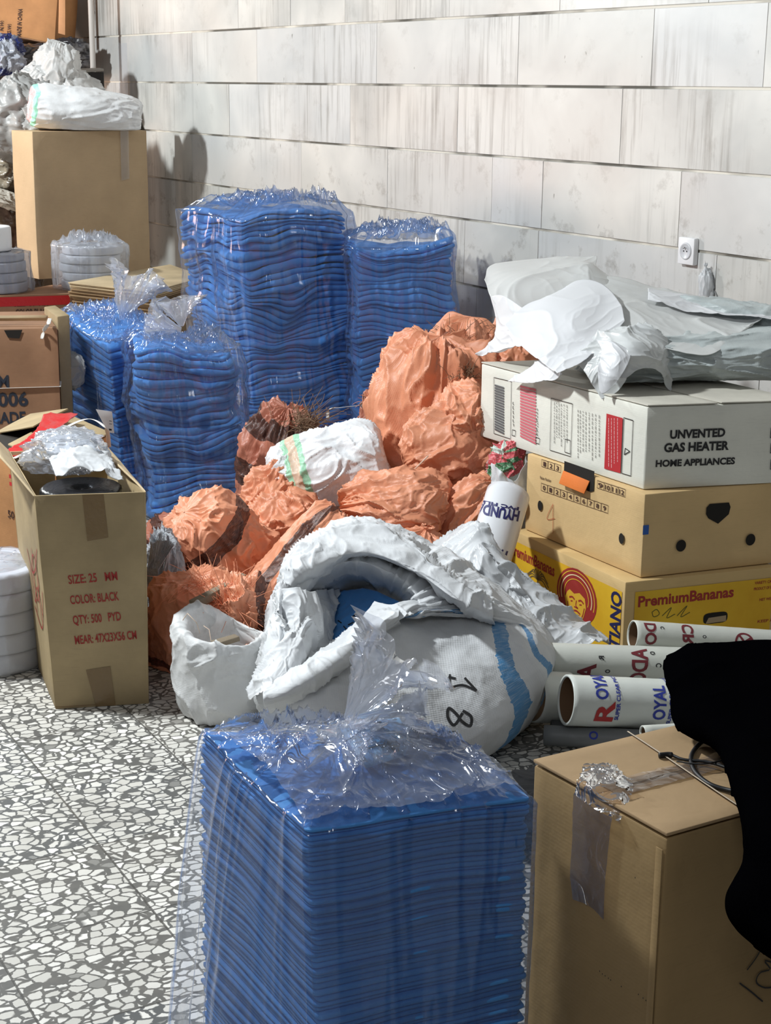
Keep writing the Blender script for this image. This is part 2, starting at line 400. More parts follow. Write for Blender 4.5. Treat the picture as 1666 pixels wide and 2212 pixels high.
def patch(name, C, m, parent=None, nu=90, nv=90, amp=.012, f=9, seed=0, solid=.0015, cu=False, cv=False, edge=True, stretch=(1, 1, 1), lowamp=0):
    G = dense(C, nu, nv, cu, cv); nn = normals(G, cv)
    if np.sum(nn * (np.array([0, 0, CAMH + 1.0]) - G)) < 0: nn = -nn      # creases rise on the outer side
    q = G * f * np.array(stretch) + seed * 9.1
    d = amp * crease(q, 4, .9)
    if lowamp: d = d + lowamp * fbm(G * f * .35 + seed, 2)
    G = G + nn * d[..., None]
    return grid(name, G, m, parent, wrap=cv, solid=solid)

# ------------------------------------------------------------------ bales of folded cloth in clear film
def rr(n=72, r=.12):
    """rounded unit square outline"""
    out = []; k = n // 4
    for q in range(4):
        cx, cy = [(1 - r, 1 - r), (-1 + r, 1 - r), (-1 + r, -1 + r), (1 - r, -1 + r)][q]
        m1 = k // 3
        for i in range(m1):
            a = math.pi / 2 * (q + i / m1); out.append((cx + r * math.cos(a), cy + r * math.sin(a)))
        x0, y0 = cx + r * math.cos(math.pi / 2 * (q + 1)), cy + r * math.sin(math.pi / 2 * (q + 1))
        nx, ny = [(1 - r, 1 - r), (-1 + r, 1 - r), (-1 + r, -1 + r), (1 - r, -1 + r)][(q + 1) % 4]
        x1, y1 = nx + r * math.cos(math.pi / 2 * (q + 1)), ny + r * math.sin(math.pi / 2 * (q + 1))
        m2 = k - m1
        for i in range(m2): t = i / m2; out.append((x0 + (x1 - x0) * t, y0 + (y1 - y0) * t))
    return np.array(out)
class Bale:
    def __init__(s, quad, z0, z1, lean=(0, 0), r=.10, seed=0, wave=.01, bulge=.012, taper=0):
        s.q = [np.array(p[:2], float) for p in quad]; s.z0, s.z1 = z0, z1; s.lean = np.array(lean); s.o = rr(72, r); s.seed = seed; s.wave = wave; s.bulge = bulge; s.taper = taper
    def xy(s, uv, z, sc=1.0):
        u = (uv[..., 0] * sc + 1) / 2; v = (uv[..., 1] * sc + 1) / 2; q = s.q
        p = ((1 - u) * (1 - v))[..., None] * q[0] + (u * (1 - v))[..., None] * q[1] + (u * v)[..., None] * q[2] + ((1 - u) * v)[..., None] * q[3]
        k = (z - s.z0) / (s.z1 - s.z0)
        c = sum(q) / 4
        kk = (z - s.z0) / (s.z1 - s.z0)
        if hasattr(s, 'ksh'): wk = (u * (1 - v)) * (1 - kk); p = p + wk[..., None] * np.array(s.ksh)
        return c + (p - c) * (1 + s.taper * (k - .5))[..., None] + s.lean * k[..., None] if np.ndim(k) else c + (p - c) * (1 + s.taper * (k - .5)) + s.lean * k
    def dz(s, xy, z):
        p = np.stack([xy[..., 0] * 3.3, xy[..., 1] * 3.3, z * 4 + 0 * xy[..., 0]], -1) + s.seed * 4.7
        return s.wave * (2.0 * pn(p) + 1.0 * pn(p * 2.3 + 9))
    def din(s, xy, z):
        p = np.stack([xy[..., 0] * 4, xy[..., 1] * 4, z * 7 + 0 * xy[..., 0]], -1) + s.seed * 2.7 + 40
        return s.bulge * (2.0 * pn(p) + .8 * pn(p * 2.7))
    def layers(s, n, m, parent, jit=.006, name='folded_cloth', zone=None):
        rng = random.Random(s.seed); hs = [rng.uniform(.6, 1.5) for _ in range(n)]; tot = sum(hs); z = s.z0; O = s.o
        for k in range(n):
            h = hs[k] / tot * (s.z1 - s.z0) * .995; zc = z + h / 2
            off = np.array([rng.gauss(0, jit), rng.gauss(0, jit)]); sc = 1 + rng.gauss(0, .004)
            eg = 1 - min(.05, .55 * h / .4)
            rings = [(.0, -.42, .8), (.0, -.46, eg), (.0, -.2, 1.0), (.0, .2, 1.0), (.0, .46, eg), (.0, .49, .5), (.0, .49, .03)]
            V = []; nr = len(O); c = sum(s.q) / 4
            for (_, zz, rs) in rings:
                xy = s.xy(O, zc, rs * sc); dirn = xy - c; dl = np.linalg.norm(dirn, axis=1, keepdims=True) + 1e-6
                xy = xy + dirn / dl * (s.din(s.xy(O, zc), zc) * min(1, rs))[:, None] + off
                zt = z + h / 2 + zz * h; Z = zt + s.dz(xy, zt)
                Z = np.maximum(Z, s.z0 + .001)
                V.append(np.concatenate([xy, Z[:, None]], 1))
            G = np.array(V); idx = np.arange(G.shape[0] * nr).reshape(-1, nr); a = idx[:-1]; b = idx[1:]
            Fc = np.stack([a, np.roll(a, -1, 1), np.roll(b, -1, 1), b], -1).reshape(-1, 4).tolist(); Fc.append(tuple(idx[-1]))
            mesh(name, G.reshape(-1, 3), Fc, m, parent); z += h / .995
    def wrap(s, m, parent, knot=None, off=.012, fold=.02, ztop=.02, flare=0.0, nu=120, nv=360, name='plastic_wrap', seed=3, topamp=.02, sag=.0, kz=.06, foldf=2.0, fl2=0.0, fdir=(-.98, -.1)):
        """one film bag: rings up the sides, over the shoulder and in to the knot"""
        O = catrom(s.o, nv, True); c = sum(s.q) / 4; H = s.z1 - s.z0
        kn = np.array(knot[:2]) if knot is not None else c + s.lean
        rows = []; ns = int(nu * .62)
        for i in range(ns):
            k = i / (ns - 1); z = s.z0 + .004 + k * (H - .01)
            xy = s.xy(O, z); dirn = xy - s.xy(O * .01, z); dl = np.linalg.norm(dirn, axis=1, keepdims=True) + 1e-6; dirn = dirn / dl
            p = np.concatenate([O * foldf * 1.5, np.full((nv, 1), z * .7)], 1) + seed * 3.9
            d = off + s.bulge * .8 + np.maximum(0, fold * (crease(p, 3, .5, 1.3) + .5)) * (1 + flare * 2 * (1 - k)) + flare * (1 - k) * .05 + s.din(xy, z) * .6 + (np.maximum(0, dirn @ np.array(fdir)) * (1 - k) ** .8 * fl2 if fl2 else 0)
            rows.append(np.concatenate([xy + dirn * d[:, None], np.full((nv, 1), z)], 1))
        last = rows[-1]; nt = nu - ns
        for i in range(1, nt + 1):
            k = i / nt; e = k ** .85; tgt = np.concatenate([kn[None] + (last[:, :2] - kn) * .035, np.full((nv, 1), s.z1 + kz)], 1)
            p = last * (1 - e) + tgt * e
            base = s.z1 + ztop * math.sin(min(1, k * 4) * math.pi / 2)
            zz = base + (kz - ztop) * k ** 3 - sag * math.sin(math.pi * k)
            wv = s.dz(p[:, :2], s.z1) * (1 - k * .6)
            q = np.concatenate([O * (1.4 + 2.2 * (1 - k)), np.full((nv, 1), k * .8)], 1) + seed * 6.1
            a = topamp * crease(q, 3, .5, 1.3) * math.sin(math.pi * min(1, k * 1.02 + .03)) 
            p[:, 2] = zz + np.maximum(wv, -.02) + np.maximum(a, -topamp * .25)
            rows.append(p)
        return grid(name, np.array(rows), m, parent, wrap=True)
def tuft(name, c, dirn, L, spread, m, parent, seed=0, n=5):
    """gathered film ears above a knot"""
    c = np.array(c, float); d = unit(dirn); a = unit(np.cross(d, (0, 1, .1))); b = np.cross(d, a); nu, nv = 40, 120
    t = np.linspace(0, 1, nu)[:, None]; th = np.linspace(0, 2 * math.pi, nv, endpoint=False)[None]
    R = .008 + spread * (t ** 1.1); q = np.stack([np.cos(th) * 1.7 + 0 * t, np.sin(th) * 1.7 + 0 * t, t * 1.2 + 0 * th], -1) + seed * 8.8
    cr_ = crease(q, 3, .8); ln = L * (1 + .35 * pn(np.stack([np.cos(th) * 1.2, np.sin(th) * 1.2, 0 * th], -1) + seed))
    R = R * (1 + .55 * cr_ * t)
    G = c + (R * np.cos(th))[..., None] * a + (R * np.sin(th) * .45)[..., None] * b + (t * ln)[..., None] * d
    return grid(name, G, m, parent, wrap=True)
# ================================================================== THE SETTING
def struct(o): return tag(o, kind='structure')
def M_marble():
    n = N('marble_slabs'); at = n.n('ShaderNodeAttribute', attribute_name='slab'); a = at.outputs['Fac']
    g = n.n('ShaderNodeNewGeometry').outputs['Position']
    sx = n.n('ShaderNodeSeparateXYZ', {0: g})
    along = n.math('ADD', n.math('MULTIPLY', sx.outputs[0], float(WT[0])), n.math('MULTIPLY', sx.outputs[1], float(WT[1])))
    sh = n.math('MULTIPLY', a, 57.0)
    v = n.n('ShaderNodeCombineXYZ', {0: n.math('ADD', along, sh), 1: sx.outputs[2], 2: sh}).outputs[0]
    rot = n.n('ShaderNodeVectorRotate', {'Vector': v, 'Angle': n.math('MULTIPLY', n.math('SUBTRACT', a, .5), 2.2)}, rotation_type='Z_AXIS').outputs[0]
    cloud = n.noise(v, 2.2, 4, .5, .4)
    base = n.mix(n.ramp(cloud, [(.3, 0), (.7, 1)]), srgb(196, 197, 194), srgb(232, 230, 224))
    base = n.mix(n.math('MULTIPLY', n.ramp(a, [(.55, 0), (.75, 1)]), .3), base, srgb(206, 211, 218))
    base = n.mix(n.math('MULTIPLY', n.ramp(n.noise(v, 1.3, 2), [(.5, 0), (.75, 1)]), .22), base, srgb(232, 214, 198))  # peach patches paint in the pinkish tint of warm light
    vs = n.n('ShaderNodeMapping', {'Vector': rot, 'Scale': (5.5, .9, 1)}).outputs[0]
    vein = n.n('ShaderNodeTexNoise', {'Vector': vs, 'Scale': 1.6, 'Detail': 6, 'Roughness': .55, 'Distortion': .7}, noise_type='RIDGED_MULTIFRACTAL').outputs[0]
    base = n.mix(n.math('MULTIPLY', n.ramp(vein, [(.60, 0), (.95, 1)]), .55), base, srgb(132, 136, 140))
    st = n.n('ShaderNodeMapping', {'Vector': v, 'Scale': (15, .8, 1)}).outputs[0]
    streak = n.noise(st, 2.2, 5, .65); pres = n.ramp(n.noise(v, 1.5, 2), [(.46, 0), (.62, 1)])
    base = n.mix(n.math('MULTIPLY', n.math('MULTIPLY', n.ramp(streak, [(.48, 0), (.68, 1)]), pres), .6), base, srgb(128, 126, 120))
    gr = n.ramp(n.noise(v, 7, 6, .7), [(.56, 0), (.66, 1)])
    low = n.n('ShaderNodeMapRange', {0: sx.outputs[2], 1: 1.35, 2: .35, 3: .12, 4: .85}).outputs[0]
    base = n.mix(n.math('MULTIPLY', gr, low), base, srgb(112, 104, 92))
    sc = n.n('ShaderNodeMapping', {'Vector': v, 'Scale': (7, 3.2, 1)}).outputs[0]
    scuff = n.ramp(n.noise(sc, 3.0, 3, .5), [(.74, 0), (.765, 1)]); base = n.mix(n.math('MULTIPLY', scuff, .65), base, srgb(95, 90, 82))
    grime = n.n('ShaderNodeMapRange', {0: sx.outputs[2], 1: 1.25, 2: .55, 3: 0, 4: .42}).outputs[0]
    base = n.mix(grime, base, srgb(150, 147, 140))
    n.set(Base_Color=base, Roughness=n.math('ADD', n.math('MULTIPLY', cloud, .25), .22), Specular_IOR_Level=.45, Normal=n.bump(n.noise(v, 14, 5), .06, .01)); return n.m
def build_wall():
    zs = [PW(1250, y)[2] for y in (2 - 0, 0)]
    J = {}
    J[1] = np.mean([PW(x, y)[2] for x, y in ((215, 80), (521, 65), (1100, 33), (1650, 1))])
    J[2] = np.mean([PW(x, y)[2] for x, y in ((250, 178), (900, 184), (1650, 190))])
    J[3] = np.mean([PW(x, y)[2] for x, y in ((310, 282), (900, 324), (1650, 377))])
    J[4] = np.mean([PW(x, y)[2] for x, y in ((420, 392), (985, 470), (1560, 552))])
    h = (J[1] - J[4]) / 3
    zl = [J[4] - 4 * h, J[4] - 3 * h, J[4] - 2 * h, J[4] - h, J[4], J[3], J[2], J[1], J[1] + h, J[1] + 2 * h, J[1] + 3 * h, J[1] + 4 * h, J[1] + 5 * h]
    rows = {7: (150, [60, 521]), 6: (130, [150, 420, 560, 819, 1125, 1415]), 5: (230, [120, 297, 500, 762, 995, 1350]), 4: (350, [200, 420, 656, 843, 1070, 1180, 1480]),
            3: (480, [230, 385, 1010, 1170, 1560]), 2: (650, [1035, 1400])}
    rng = random.Random(5); V = []; Fc = []; A = []
    smin, smax = -13.0, 2.6
    for r in range(len(zl) - 1):
        z0, z1 = max(zl[r], 0.0), zl[r + 1]
        if z1 <= 0.01: continue
        if r in rows: js = [PW(x, rows[r][0]) @ WT for x in rows[r][1]]
        else: js = []
        js = sorted(js); lo = js[0] if js else smin; hi = js[-1] if js else smin
        while lo > smin: lo -= rng.uniform(.55, 1.0); js.insert(0, lo)
        while hi < smax: hi += rng.uniform(.5, .9); js.append(hi)
        js = [s for s in js if s < smax] + [smax]
        for a, b in zip(js[:-1], js[1:]):
            g = .0007; jt = rng.uniform(0, .0015); gz = .0028; c = rng.random(); bev = .003
            def q(s, z, o): return WN * (WD - o) + WT * s + np.array([0, 0, z])
            o0, o1 = 0.004 + jt, 0.012 + jt
            A_ = [q(a + g, z0 + gz, o0), q(b - g, z0 + gz, o0), q(b - g, z1 - gz, o0), q(a + g, z1 - gz, o0)]
            B_ = [q(a + g + .001, z0 + gz + bev, o1), q(b - g - .001, z0 + gz + bev, o1), q(b - g - .001, z1 - gz - bev, o1), q(a + g + .001, z1 - gz - bev, o1)]
            k = len(V); V += A_ + B_; A += [c] * 8; Fc.append((k + 4, k + 5, k + 6, k + 7))
            for i in range(4): j = (i + 1) % 4; Fc.append((k + i, k + j, k + 4 + j, k + 4 + i))
    w = struct(mesh('wall_back', V, Fc, M_marble(), None, False, attr={'slab': A}))
    q = lambda s, z, o: WN * (WD - o) + WT * s + np.array([0, 0, z])
    gm = N('joint_mortar'); nz = gm.noise(gm.coord(), 1.6, 4); gm.set(Base_Color=gm.mix(gm.ramp(nz, [(.42, 0), (.55, 1)]), srgb(96, 92, 84), srgb(222, 216, 204)), Roughness=.9)
    bq = [q(smin, 0, 0), q(smax, 0, 0), q(smax, 3.2, 0), q(smin, 3.2, 0)]; fq = [q(smin, 0, .0075), q(smax, 0, .0075), q(smax, 3.2, .0075), q(smin, 3.2, .0075)]
    b2 = [q(smin, 0, -.15), q(smax, 0, -.15), q(smax, 3.2, -.15), q(smin, 3.2, -.15)]
    V = fq + b2; Fc = [(0, 1, 2, 3), (7, 6, 5, 4)] + [((i + 1) % 4, i, 4 + i, 4 + (i + 1) % 4) for i in range(4)]
    mesh('mortar', V, Fc, gm.m, w, False)
build_wall()
def unseen_walls():
    m = M_plain('room_paint', srgb(120, 112, 102), .8, .1, 8)
    def wall(name, x0, y0, x1, y1, h=3.2):
        V = [(x0, y0, 0), (x1, y0, 0), (x1, y1, 0), (x0, y1, 0), (x0, y0, h), (x1, y0, h), (x1, y1, h), (x0, y1, h)]
        struct(mesh(name, V, [(3, 2, 1, 0), (4, 5, 6, 7), (0, 1, 5, 4), (1, 2, 6, 5), (2, 3, 7, 6), (3, 0, 4, 7)], m, None, False))
    wall('unseen_wall_near', -6.5, -2.0, 4.2, -1.85); wall('unseen_wall_right', 3.9, -1.85, 4.05, 0.3); wall('shade_wall_left', -3.5, 10.6, -3.35, 13.2)  # unseen walls added to cut ambient light; left one to shade the corner
unseen_walls()

def build_floor():
    g = .50640; p0 = PF(117, 1705, 0)
    n = N('terrazzo'); v = n.coord(); sep = n.n('ShaderNodeSeparateXYZ', {0: v})
    T = .30
    fx = n.math('MULTIPLY', sep.outputs[0], 1 / T); fy = n.math('MULTIPLY', sep.outputs[1], 1 / T)
    ix = n.math('FLOOR', fx); iy = n.math('FLOOR', fy)
    wn = n.n('ShaderNodeTexWhiteNoise', {'Vector': n.n('ShaderNodeCombineXYZ', {0: ix, 1: iy, 2: 3.0}).outputs[0]}, noise_dimensions='3D')
    off = n.n('ShaderNodeVectorMath', {0: wn.outputs['Color'], 1: (9, 9, 9)}, operation='MULTIPLY').outputs[0]
    pv = n.n('ShaderNodeVectorMath', {0: v, 1: off}, operation='ADD').outputs[0]
    pv = n.n('ShaderNodeMapping', {'Vector': pv, 'Scale': (1, 1.25, 0)}).outputs[0]
    wb = n.n('ShaderNodeTexNoise', {'Vector': pv, 'Scale': 60, 'Detail': 2}).outputs['Color']
    pv2 = n.n('ShaderNodeVectorMath', {0: pv, 1: n.n('ShaderNodeVectorMath', {0: wb, 1: (.012, .012, 0)}, operation='MULTIPLY').outputs[0]}, operation='ADD').outputs[0]
    vd = n.n('ShaderNodeTexVoronoi', {'Vector': pv2, 'Scale': 37, 'Randomness': .72}, feature='DISTANCE_TO_EDGE').outputs[0]
    vc = n.n('ShaderNodeTexVoronoi', {'Vector': pv2, 'Scale': 37, 'Randomness': .72}, feature='F1').outputs['Color']
    cell = n.n('ShaderNodeSeparateColor', {0: vc})
    thr = n.math('ADD', .035, n.math('MULTIPLY', cell.outputs[0], .075))
    stone = n.n('ShaderNodeMapRange', {0: n.math('SUBTRACT', vd, thr), 1: 0, 2: .035, 3: 0, 4: 1}).outputs[0]
    miss = n.math('LESS_THAN', cell.outputs[1], .955); stone = n.math('MULTIPLY', stone, n.math('ADD', n.math('MULTIPLY', miss, .75), .25))
    scol = n.mix(cell.outputs[2], srgb(206, 204, 197), srgb(246, 244, 238)); scol = n.mix(n.math('MULTIPLY', n.noise(v, 90, 3), .25), scol, srgb(190, 182, 168))
    gcol = n.mix(n.noise(v, 30, 4), srgb(84, 84, 82), srgb(132, 128, 120)); gcol = n.mix(wn.outputs['Value'], gcol, srgb(96, 98, 98))
    col = n.mix(stone, gcol, scol)
    ex = n.math('ABSOLUTE', n.math('SUBTRACT', n.math('FRACT', fx), .5)); ey = n.math('ABSOLUTE', n.math('SUBTRACT', n.math('FRACT', fy), .5))
    jn = n.math('GREATER_THAN', n.math('MAXIMUM', ex, ey), .4925)
    col = n.mix(n.math('MULTIPLY', jn, .85), col, srgb(74, 72, 68))
    dirt = n.ramp(n.noise(v, 2.6, 5, .6), [(.5, 0), (.72, 1)]); col = n.mix(n.math('MULTIPLY', dirt, .35), col, srgb(112, 106, 96))
    n.set(Base_Color=col, Roughness=.42, Specular_IOR_Level=.4, Normal=n.bump(n.math('SUBTRACT', stone, n.math('MULTIPLY', jn, 2)), .12, .002))
    V = [(-9, -6, 0), (7, -6, 0), (7, 9, 0), (-9, 9, 0), (-9, -6, -.1), (7, -6, -.1), (7, 9, -.1), (-9, 9, -.1)]
    o = struct(mesh('floor', V, [(0, 1, 2, 3), (7, 6, 5, 4)] + [((i + 1) % 4, i, 4 + i, 4 + (i + 1) % 4) for i in range(4)], n.m, None, False))
    o.location = (p0[0], p0[1], 0); o.rotation_euler = (0, 0, g)
build_floor()

# socket on the wall
def build_socket():
    c = PW(1492, 542, .012); t = thing('wall_socket', c, 'white square single wall socket on the marble wall above the heater carton', 'wall socket')
    pl = M_plain('socket_plastic', srgb(238, 238, 240), .3); dk = M_plain('socket_dark', (.02, .02, .02), .5)
    a, b = .041, .058 * .8
    def q(x, z, o): return c - WN * o + WT * x + np.array([0, 0, z])
    hexbox('face_plate', [q(-a, -b, 0), q(a, -b, 0), q(a, -b, .022), q(-a, -b, .022)], [q(-a, b, 0), q(a, b, 0), q(a, b, .022), q(-a, b, .022)], pl, t, .004, 1, 0)
    k = 32; V = []; Fc = []
    for (r, o) in ((.030, .0225), (.028, .0255), (.024, .0255), (.022, .0238), (.0, .0238)):
        for i in range(k): V.append(q(r * math.cos(6.2832 * i / k), r * math.sin(6.2832 * i / k), o))
    for j in range(4):
        for i in range(k): i2 = (i + 1) % k; Fc.append((j * k + i, j * k + i2, j * k + k + i2, j * k + k + i))
    mesh('socket_well', V, Fc, M_plain('socket_well', srgb(205, 206, 210), .35), t)
    for sx in (-.008, .008): mesh('pin_hole', [q(sx + .003 * math.cos(6.28 * i / 10), .003 * math.sin(6.28 * i / 10), .0245) for i in range(10)], [tuple(range(10))], dk, t, False)
    mesh('earth_pin', [q(.003 * math.cos(6.28 * i / 8), .012 + .003 * math.sin(6.28 * i / 8), o) for o in (.0238, .034) for i in range(8)], [tuple(range(8, 16))] + [(i, (i + 1) % 8, 8 + (i + 1) % 8, 8 + i) for i in range(8)], M_plain('pin_metal', (.6, .6, .6), .3, metal=1), t)
    cab = [PW(1524, 560, .01), PW(1532, 600, .012), PW(1545, 630, .015), PW(1552, 650, .02)]
    tag(tube('thin_cable', catrom(cab, 16), .0022, M_plain('cable_grey', (.25, .25, .25), .5)), 'thin grey cable hanging down the marble wall beside the socket', 'cable')
build_socket()
def build_pipe():
    p = PW(198, 60, .22); pts = [np.array([p[0], p[1], z]) for z in np.linspace(0, 3.0, 20)]
    m = M_plain('pipe_paint', srgb(196, 190, 184), .5)
    t = thing('wall_pipe', (p[0], p[1], 0), 'pale grey vertical pipe standing close to the marble wall behind the heap', 'pipe')
    tube('pipe', pts, .017, m, t, 14)
    for z in (.4, 2.1):
        tube('bracket', [np.array([p[0], p[1], z]) + WN * .0, np.array([p[0], p[1], z]) + WN * .205], .008, m, t, 8)
build_pipe()
# ================================================================== LEFT HEAP OF CARTONS
C_TAN = srgb(176, 150, 112); C_BRN = srgb(152, 116, 84); C_ORG = srgb(176, 126, 82)
card_tan = M_card('card_tan', srgb(172, 152, 116)); card_brown = M_card('card_brown', srgb(158, 120, 92)); card_orange = M_card('card_orange', srgb(190, 138, 92))
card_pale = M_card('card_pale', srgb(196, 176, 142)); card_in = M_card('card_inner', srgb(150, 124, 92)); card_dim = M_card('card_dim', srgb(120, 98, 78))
tape_brown = M_plain('tape_brown', srgb(122, 100, 68), .22, .2, 40); tape_red = M_plain('tape_red', srgb(196, 44, 46), .3, .25, 50)
film_bag = M_film('film_wrap', 9); film_soft = M_film('film_small', 14, (1, 1, .6), milk=.16)
sheet_white = M_sheet('white_sheet'); sheet_grey = M_sheet('grey_sheet', (.44, .44, .43), .4, .2, dirt=.3)
white_roll = M_plain('white_webbing', srgb(206, 207, 210), .5, .35, 30)

def frame_of(K, other):
    u = unit([other[0] - K[0], other[1] - K[1], 0]); return u

# --- text carton (SIZE 25 MM ...), open top
def text_carton():
    A = PF(120, 1532, 0); B = PF(322, 1520, 0)           # front bottom edge
    TA = P(74, 1070, A[1] - .005); TB = P(315, 1064, B[1]); H = (TA[2] + TB[2]) / 2
    dv = unit([-.34, .94, 0]) * .50
    t = thing('open_carton', (A + B) / 2, 'open brown carton printed SIZE 25 MM in red, with upright flaps, on the floor', 'cardboard box')
    b = [A, B, B + dv, A + dv]; TAm = np.array([TA[0], TA[1], H]); TBm = np.array([TB[0], TB[1], H]); tp = [TAm, TBm, TBm + dv, TAm + dv]
    th = .005; names = ['front_panel', 'side_panel', 'back_panel', 'side_panel']
    cc = sum(b) / 4
    for i in range(4):
        j = (i + 1) % 4; n_in = unit(np.cross([0, 0, 1], b[j] - b[i]));
        if n_in @ (cc - b[i]) < 0: n_in = -n_in
        hexbox(names[i], [b[i], b[j], b[j] + n_in * th, b[i] + n_in * th], [tp[i], tp[j], tp[j] + n_in * th, tp[i] + n_in * th], card_tan, t, .0015, 10, .0009, i)
    slab('bottom_panel', [p + np.array([0, 0, .006]) for p in b], .005, card_in, t)
    # flaps: left and right stand up and outward, back one folded
    up_ = np.array([0, 0, 1.0]); ux = unit(TBm - TAm)
    L0, L1 = TAm, TAm + dv; R0, R1 = TBm, TBm + dv
    slab('flap', [L0, L1, P(-12, 945, L1[1] - .02), P(0, 985, L0[1] + .10)], .005, card_pale, t, seed=2, wob=.004)
    slab('flap', [R0, R1, P(176, 938, R1[1] + .05), P(196, 948, R1[1] - .02)], .005, card_pale, t, seed=3, wob=.003)
    ink = Ink(A, B - A, TA - A + np.array([0, 0, .0]) , lift=.0018)
    # front face coordinates: width ~.23, height ~.56
    Wd = np.linalg.norm(B - A); uy = unit(TA - A); ink.uy = uy; k = np.linalg.norm(TA - A) / 462
    def Y(py): return (1530 - py) / 462 * np.linalg.norm(TA - A) * .995
    for s, py, x0, w in (('SIZE: 25   MM', 1256, .073, .118), ('COLOR: BLACK', 1300, .073, .117), ('QTY: 500   PYD', 1344, .075, .116), ('MEAR: 47X23X56 CM', 1388, .075, .150)):
        ink.text(s, x0 - .012, Y(py), w, .0225, rot=.04, bold=.015); ink.out('lettering', INKR, t); ink.V = []; ink.F = []
    tp_ = Ink(A, B - A, uy, lift=.0016); tp_.uy = uy
    tp_.poly([(Wd * .50, Y(1166)), (Wd * .72, Y(1160)), (Wd * .71, Y(1068)), (Wd * .49, Y(1068))]); tp_.out('parcel_tape', tape_brown, t); tp_ = Ink(A, B - A, uy, lift=.0016); tp_.uy = uy; tp_.poly([(Wd * .345 + .02, 0.001), (Wd * .64, 0.001), (Wd * .62, Y(1441)), (Wd * .36, Y(1446))])
    tp_.out('parcel_tape', tape_brown, t)
    # side print, left panel
    o2 = Ink(A, dv, uy, lift=.0018); o2.uy = uy
    if o2.n @ (A - cc) < 0: o2.n = -o2.n
    for pts in ([(.05, .40), (.12, .33), (.2, .30), (.27, .34)], [(.08, .30), (.14, .36), (.2, .30), (.14, .24), (.08, .30)], [(.06, .22), (.12, .28), (.20, .22), (.24, .3)], [(.1, .2), (.1, .38)], [(.17, .2), (.17, .37)], [(.02, .30), (.1, .18), (.22, .2)]):
        o2.stroke(pts, .006)
    o2.out('printed_mark', INKR, t)
    # contents: black webbing coil wrapped in film
    c = (TAm + TBm) / 2 + dv * .27; c[2] = H - .115; r = .102
    coil = thing('webbing_coil', c, 'shiny black webbing coil lying inside the open SIZE 25 MM carton', 'webbing roll')
    V = []; Fc = []; kk = 64; prof = [(.02, .0), (.02, .09), (.03, .10)] + [(.035 + i * .0082, .10 + (.003 if i % 2 else 0)) for i in range(8)] + [(r, .095), (r + .002, .07), (r + .001, .05), (r + .003, .03), (r, 0.0)]
    for (rr_, z) in prof:
        for i in range(kk): a = 6.2832 * i / kk; V.append(c + np.array([rr_ * math.cos(a), rr_ * math.sin(a), z]))
    for j in range(len(prof) - 1):
        for i in range(kk): i2 = (i + 1) % kk; Fc.append((j * kk + i, j * kk + i2, j * kk + kk + i2, j * kk + kk + i))
    mesh('webbing', V, Fc, BLACKP, coil)
    # support coils below so it rests on something
    c2 = c.copy(); 
    V2 = [v - np.array([0, 0, .105]) for v in V]
    for q, dz_ in ((1, .11), (2, .22), (3, .33)):
        cq = c - np.array([0, 0, dz_]); cw = thing('webbing_coil', cq, 'black webbing coils packed low inside the open SIZE 25 MM carton', 'webbing roll', 'black webbing coils low in the open carton'); mesh('webbing', [v - np.array([0, 0, dz_]) for v in V], Fc, BLACKP, cw)
    # white sheet + crumpled film on the coil
    pc = c + np.array([-.01, .05, .125]); a = ux * .075; bb = unit(dv) * .14
    Cc = [[pc + a * (i - 1.4) / 1.4 + bb * (j - 1.2) / 1.6 + np.array([0, 0, .035 * math.sin((i + .5) * .9) + .015 * j]) for j in range(4)] for i in range(4)]
    tag(patch('packing_paper', Cc, sheet_white, None, 60, 60, .006, 18, 4, .001), 'white packing sheet curved over the black coil in the open carton', 'packing sheet')
    o = sack('crumpled_film', pc + unit(dv) * .10 + np.array([-.02, 0, .035]), (.105, .07, .055), M_film('film_crumple', 26, (1, 1, 1), milk=.45, fold=.6), None, prof='round', seed=5, lump=.2, cr=.14, nu=80, nv=120)
    tag(o, 'crumpled ball of clear film lying at the back of the open carton', 'plastic film')
    return A, B, H
text_carton()

# --- white webbing rolls at the left edge on the floor
def tape_roll(name, c, R, h, m, label, seed=0, inner=.35, group=None, core=None):
    t = thing(name, c, label, 'webbing roll', group)
    kk = 72; pr = [(R * inner, 0), (R * inner, h * .96), (R * (inner + .08), h)] + [(R * x, h * (1.0 + (.012 if i % 2 else -.008))) for i, x in enumerate(np.linspace(inner + .15, .95, 9))] + [(R * .992, h * .94), (R, h * .8), (R * 1.004, h * .5), (R, h * .18), (R * .985, h * .04), (R * .9, 0)]
    V = []; Fc = []
    for (r, z) in pr:
        for i in range(kk):
            a = 6.2832 * i / kk; w = 1 + .008 * math.sin(a * 3 + seed * 2) ; V.append(np.array(c) + np.array([r * w * math.cos(a), r * w * math.sin(a), z]))
    for j in range(len(pr) - 1):
        for i in range(kk): i2 = (i + 1) % kk; Fc.append((j * kk + i, j * kk + i2, j * kk + kk + i2, j * kk + kk + i))
    mesh('webbing', V, Fc, m, t)
    if core: mesh('core', [np.array(c) + np.array([R * inner * math.cos(6.2832 * i / 32), R * inner * math.sin(6.2832 * i / 32), z]) for z in (0.002, h * 1.0) for i in range(32)], [(i, (i + 1) % 32, 32 + (i + 1) % 32, 32 + i) for i in range(32)] + [tuple(range(32, 64))], core, t)
    return t
base = PF(-20, 1462, 0); R0_ = .142; rc = np.array([base[0] - .02, base[1] + R0_ * .92, 0]); hh = .0535
lab = ['lowest white webbing roll of the stack standing on the terrazzo floor', 'second lowest white webbing roll of the floor stack at the left edge', 'middle white webbing roll of the floor stack at the left edge', 'second highest white webbing roll of the floor stack at the left edge', 'topmost white webbing roll of the floor stack, film over its face']
